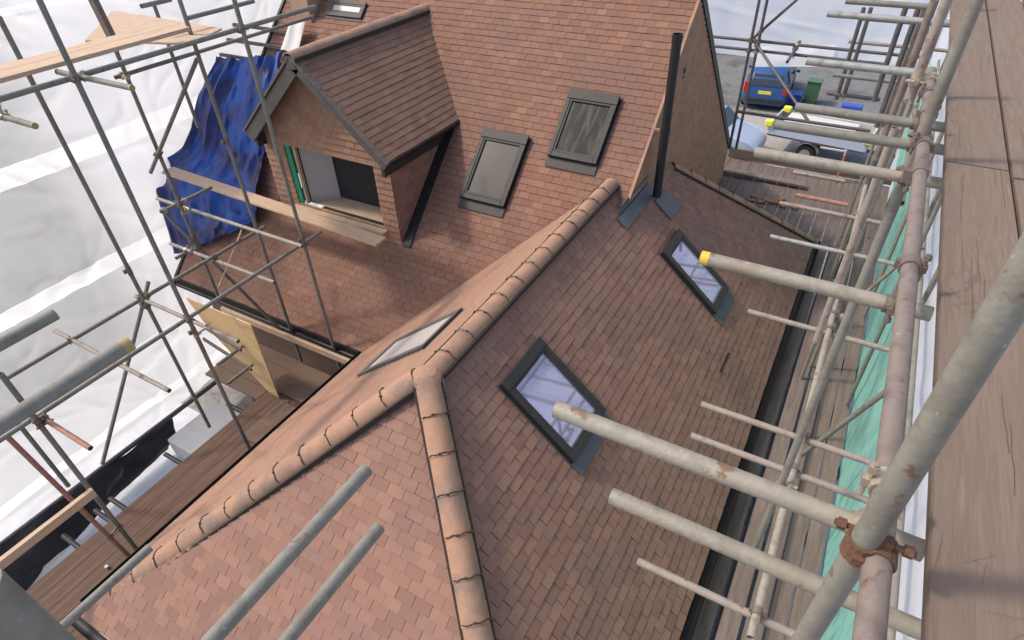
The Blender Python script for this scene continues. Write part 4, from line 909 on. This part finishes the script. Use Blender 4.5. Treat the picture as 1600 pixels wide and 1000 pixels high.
# ================================================================== YARD REAR
def car(name, loc, rotz, paint, lab, plate=True):
    t = thing(name, lab, 'car', loc); R = Matrix.Rotation(rotz, 3, 'Z'); L = V(loc)
    def W(p): return L+R @ V(p)
    # cross sections along the length: (y, halfwidth low, halfwidth belt, halfwidth roof, z low, z belt, z roof)
    sec = [(-2.2, .74, .78, .60, .34, .62, .64), (-2.1, .86, .88, .64, .24, .98, 1.0), (-1.98, .88, .90, .66, .22, 1.02, 1.32), (-1.7, .89, .91, .68, .2, 1.02, 1.56), (-1.0, .9, .92, .70, .2, 1.0, 1.64), (.0, .9, .92, .70, .2, .98, 1.63), (.6, .9, .92, .66, .2, .97, 1.5), (1.25, .9, .91, .72, .2, .95, 1.02), (2.0, .86, .86, .6, .22, .82, .84), (2.25, .72, .74, .5, .3, .6, .62)]
    mb = MB(); rings = []
    for y, a, b, c, z0, z1, z2 in sec:
        pr = [(-a*.9, z0), (-a, z0+.12), (-b, (z0+z1)/2), (-b*.985, z1), (-c, z2-.05), (-c*.8, z2), (c*.8, z2), (c, z2-.05), (b*.985, z1), (b, (z0+z1)/2), (a, z0+.12), (a*.9, z0)]
        i0 = len(mb.v); mb.v += [tuple(W((x, y, z))) for x, z in pr]; rings.append(i0)
    n = 12
    for A_, B_ in zip(rings, rings[1:]):
        for i in range(n): mb.f.append([A_+i, A_+(i+1) % n, B_+(i+1) % n, B_+i]); mb.r.append(.5)
    mb.f.append([rings[0]+i for i in range(n)][::-1]); mb.r.append(.5); mb.f.append([rings[-1]+i for i in range(n)]); mb.r.append(.5)
    b = mb.build('body', paint, t, loc=loc, smooth=True)
    def quad(nm, m, pts, par=t): q = MB(); q.poly([W(p) for p in pts]); return q.build(nm, m, par, loc=loc)
    quad('rear_window', 'car_glass', [(-.62, -2.125, 1.05), (.62, -2.125, 1.05), (.56, -1.90, 1.45), (-.56, -1.90, 1.45)])
    quad('windscreen', 'car_glass', [(.66, 1.2, 1.05), (-.66, 1.2, 1.05), (-.58, .66, 1.5), (.58, .66, 1.5)])
    for s in (-1, 1):
        quad('side_window', 'car_glass', [(s*.91, -1.6, 1.05), (s*.92, .9, 1.03), (s*.735, .45, 1.45), (s*.73, -1.5, 1.52)])
        q = MB(); q.box(W((s*.79, -2.13, .95)), (.16, .1, .42), R); q.build('tail_lamp', 'lamp_red', t, loc=W((s*.79, -2.13, .95)), bevel=.02)
        for y in (-1.4, 1.4):
            q = MB(); q.tube(W((s*.72, y, .32)), W((s*.93, y, .32)), .32, n=20); wh = q.build('wheel', 'rubber', t, loc=W((s*.8, y, .32)), smooth=True)
            q = MB(); q.tube(W((s*.93, y, .32)), W((s*.94, y, .32)), .2, n=16); q.build('rim', 'rim', wh, loc=W((s*.93, y, .32)))
        q = MB(); q.box(W((s*1.02, .55, 1.02)), (.16, .1, .12), R); q.build('mirror', paint, t, loc=W((s*1.02, .55, 1.02)), bevel=.02)
    q = MB(); q.box(W((0, -2.21, .47)), (1.5, .06, .16), R); q.build('bumper', 'frame', t, loc=W((0, -2.2, .45)), bevel=.02)
    if plate: q = MB(); q.box(W((0, -2.16, .78)), (.52, .05, .12), R); q.build('number_plate', 'plate_yellow', t, loc=W((0, -2.16, .78)))
    return t
car('parked_car', (-3.95, 29.9, GZ), math.radians(4), 'car_blue', 'blue people carrier seen from behind on the driveway')
car('parked_car', (-5.1, 23.0, GZ), math.radians(264), 'car_white', 'pale silver blue car partly hidden behind the gable corner')
# flatbed trailer
t = thing('flatbed_trailer', 'white flatbed trailer with yellow corner pieces and a black wheel arch', 'trailer', (-1.05, 23.9, GZ))
loc = V((-1.05, 23.9, GZ)); R = Matrix.Rotation(math.radians(-6), 3, 'Z')
def TB(nm, m, c, d, bev=.01): q = MB(); q.box(loc+R @ V(c), d, R); return q.build(nm, m, t, loc=loc+R @ V(c), bevel=bev)
TB('bed', 'board_mid', (0, 0, .78), (3.3, 1.7, .08)); TB('side_board', 'car_white', (0, -.85, 1.0), (3.3, .05, .38)); TB('side_board', 'white', (0, .85, 1.0), (3.3, .05, .38))
TB('end_board', 'white', (-1.65, 0, 1.0), (.05, 1.7, .38)); TB('end_board', 'white', (1.65, 0, 1.0), (.05, 1.7, .38)); TB('load_sheet', 'white', (-.1, .1, 1.12), (2.4, 1.2, .12), .04)
for c in ((-1.65, -.85), (1.65, -.85), (-1.5, .85)): TB('corner_cover', 'hivis', (c[0], c[1], 1.2), (.28, .22, .22), .04)
for y in (-.8, .8):
    q = MB(); c = loc+R @ V((-.2, y, .33)); q.tube(c-R @ V((0, .1, 0)), c+R @ V((0, .1, 0)), .33, n=20); wh = q.build('wheel', 'rubber', t, loc=c, smooth=True)
    q = MB(); q.tube(c-R @ V((0, .115, 0)), c-R @ V((0, .1, 0)), .19, n=14); q.build('rim', 'rim', wh, loc=c)
    q = MB()
    for i in range(10):
        a0, a1 = math.pi*i/10, math.pi*(i+1)/10
        f_ = lambda a, w_: loc+R @ V((-.2+math.cos(a)*.42, y+w_, .33+math.sin(a)*.42))
        q.poly([f_(a0, -.14), f_(a1, -.14), f_(a1, .14), f_(a0, .14)])
    q.build('mudguard', 'rim', t, loc=c)
TB('drawbar', 'dark', (2.2, 0, .55), (1.2, .1, .1))
def bin_(loc, m, lab, w_=.55, h=.95):
    t = thing('wheelie_bin', lab, 'bin', loc); x, y, z = loc; mb = MB()
    b = [(x+sx*w_*.42, y+sy*w_*.42, z+.05) for sx, sy in ((-1,-1),(1,-1),(1,1),(-1,1))]; c = [(x+sx*w_*.5, y+sy*w_*.5, z+h) for sx, sy in ((-1,-1),(1,-1),(1,1),(-1,1))]
    for i in range(4): mb.poly([b[i], b[(i+1) % 4], c[(i+1) % 4], c[i]])
    mb.poly(b[::-1]); mb.build('body', m, t, loc=loc)
    q = MB(); q.box((x, y, z+h+.03), (w_*1.08, w_*1.12, .06)); q.build('lid', m, t, loc=(x, y, z+h), bevel=.02)
    for s in (-1, 1): q = MB(); q.tube((x+s*w_*.4, y-w_*.45, z+.1), (x+s*w_*.5, y-w_*.45, z+.1), .1, n=14); q.build('wheel', 'rubber', t, loc=(x, y, z))
bin_((-2.1, 29.6, GZ), 'bin_green', 'green wheelie bin standing on the driveway right of the blue car')
bin_((-2.75, 29.2, GZ), 'bin_blue', 'low blue crate bin beside the blue car', .6, .45)
mb = MB(); mb.box((-.4, 28.6, GZ+.25), (.8, .4, .5)); mb.build('blue_crate', 'bin_blue', loc=(-.4, 28.6, GZ), bevel=.03, label='blue crate on the gravel beyond the trailer', cat='crate')
t = thing('barrier', 'orange and white barrier at the right end of the rear deck', 'barrier', (0, 14.0, -6.1))
for c, d, m in (((-.05, 14.0, -5.75), (.04, .04, .7), 'orange'), ((-.3, 14.0, -5.42), (.5, .03, .03), 'white'), ((-.05, 14.0, -5.45), (.035, .05, .12), 'white')):
    q = MB(); q.box(c, d); q.build('rail' if d[0] > .3 else 'post', m, t, loc=c)
# garden wall and shrub far behind
mb = MB(); mb.box((-7.4, 37, GZ+.9), (3.2, .3, 1.8)); mb.build('garden_wall', 'brick', loc=(-7.4, 37, GZ), label='orange brick garden wall behind the driveway', cat='wall')
sh = thing('shrub', 'yellow green shrub in front of the orange brick wall', 'shrub', (-8.2, 36, GZ)); mb = MB()
for i in range(900):
    a, b, r = random.uniform(0, 6.28), random.uniform(-1, 1), random.uniform(.4, 1)
    p = V((-8.2+math.cos(a)*r*math.sqrt(1-b*b)*1.0, 36+math.sin(a)*r*math.sqrt(1-b*b)*.8, GZ+1.1+b*r*1.0)); s = .1
    u_ = V((random.uniform(-1, 1), random.uniform(-1, 1), random.uniform(-1, 1))).normalized(); v_ = u_.orthogonal().normalized()
    mb.poly([p-u_*s, p+v_*s*.6, p+u_*s, p-v_*s*.6], random.random())
mb.build('foliage', 'leaf', sh, loc=(-8.2, 36, GZ)); mb = MB(); mb.tube((-8.2, 36, GZ), (-8.2, 36, GZ+1), .06); mb.build('stem', 'board_dark', sh, loc=(-8.2, 36, GZ))
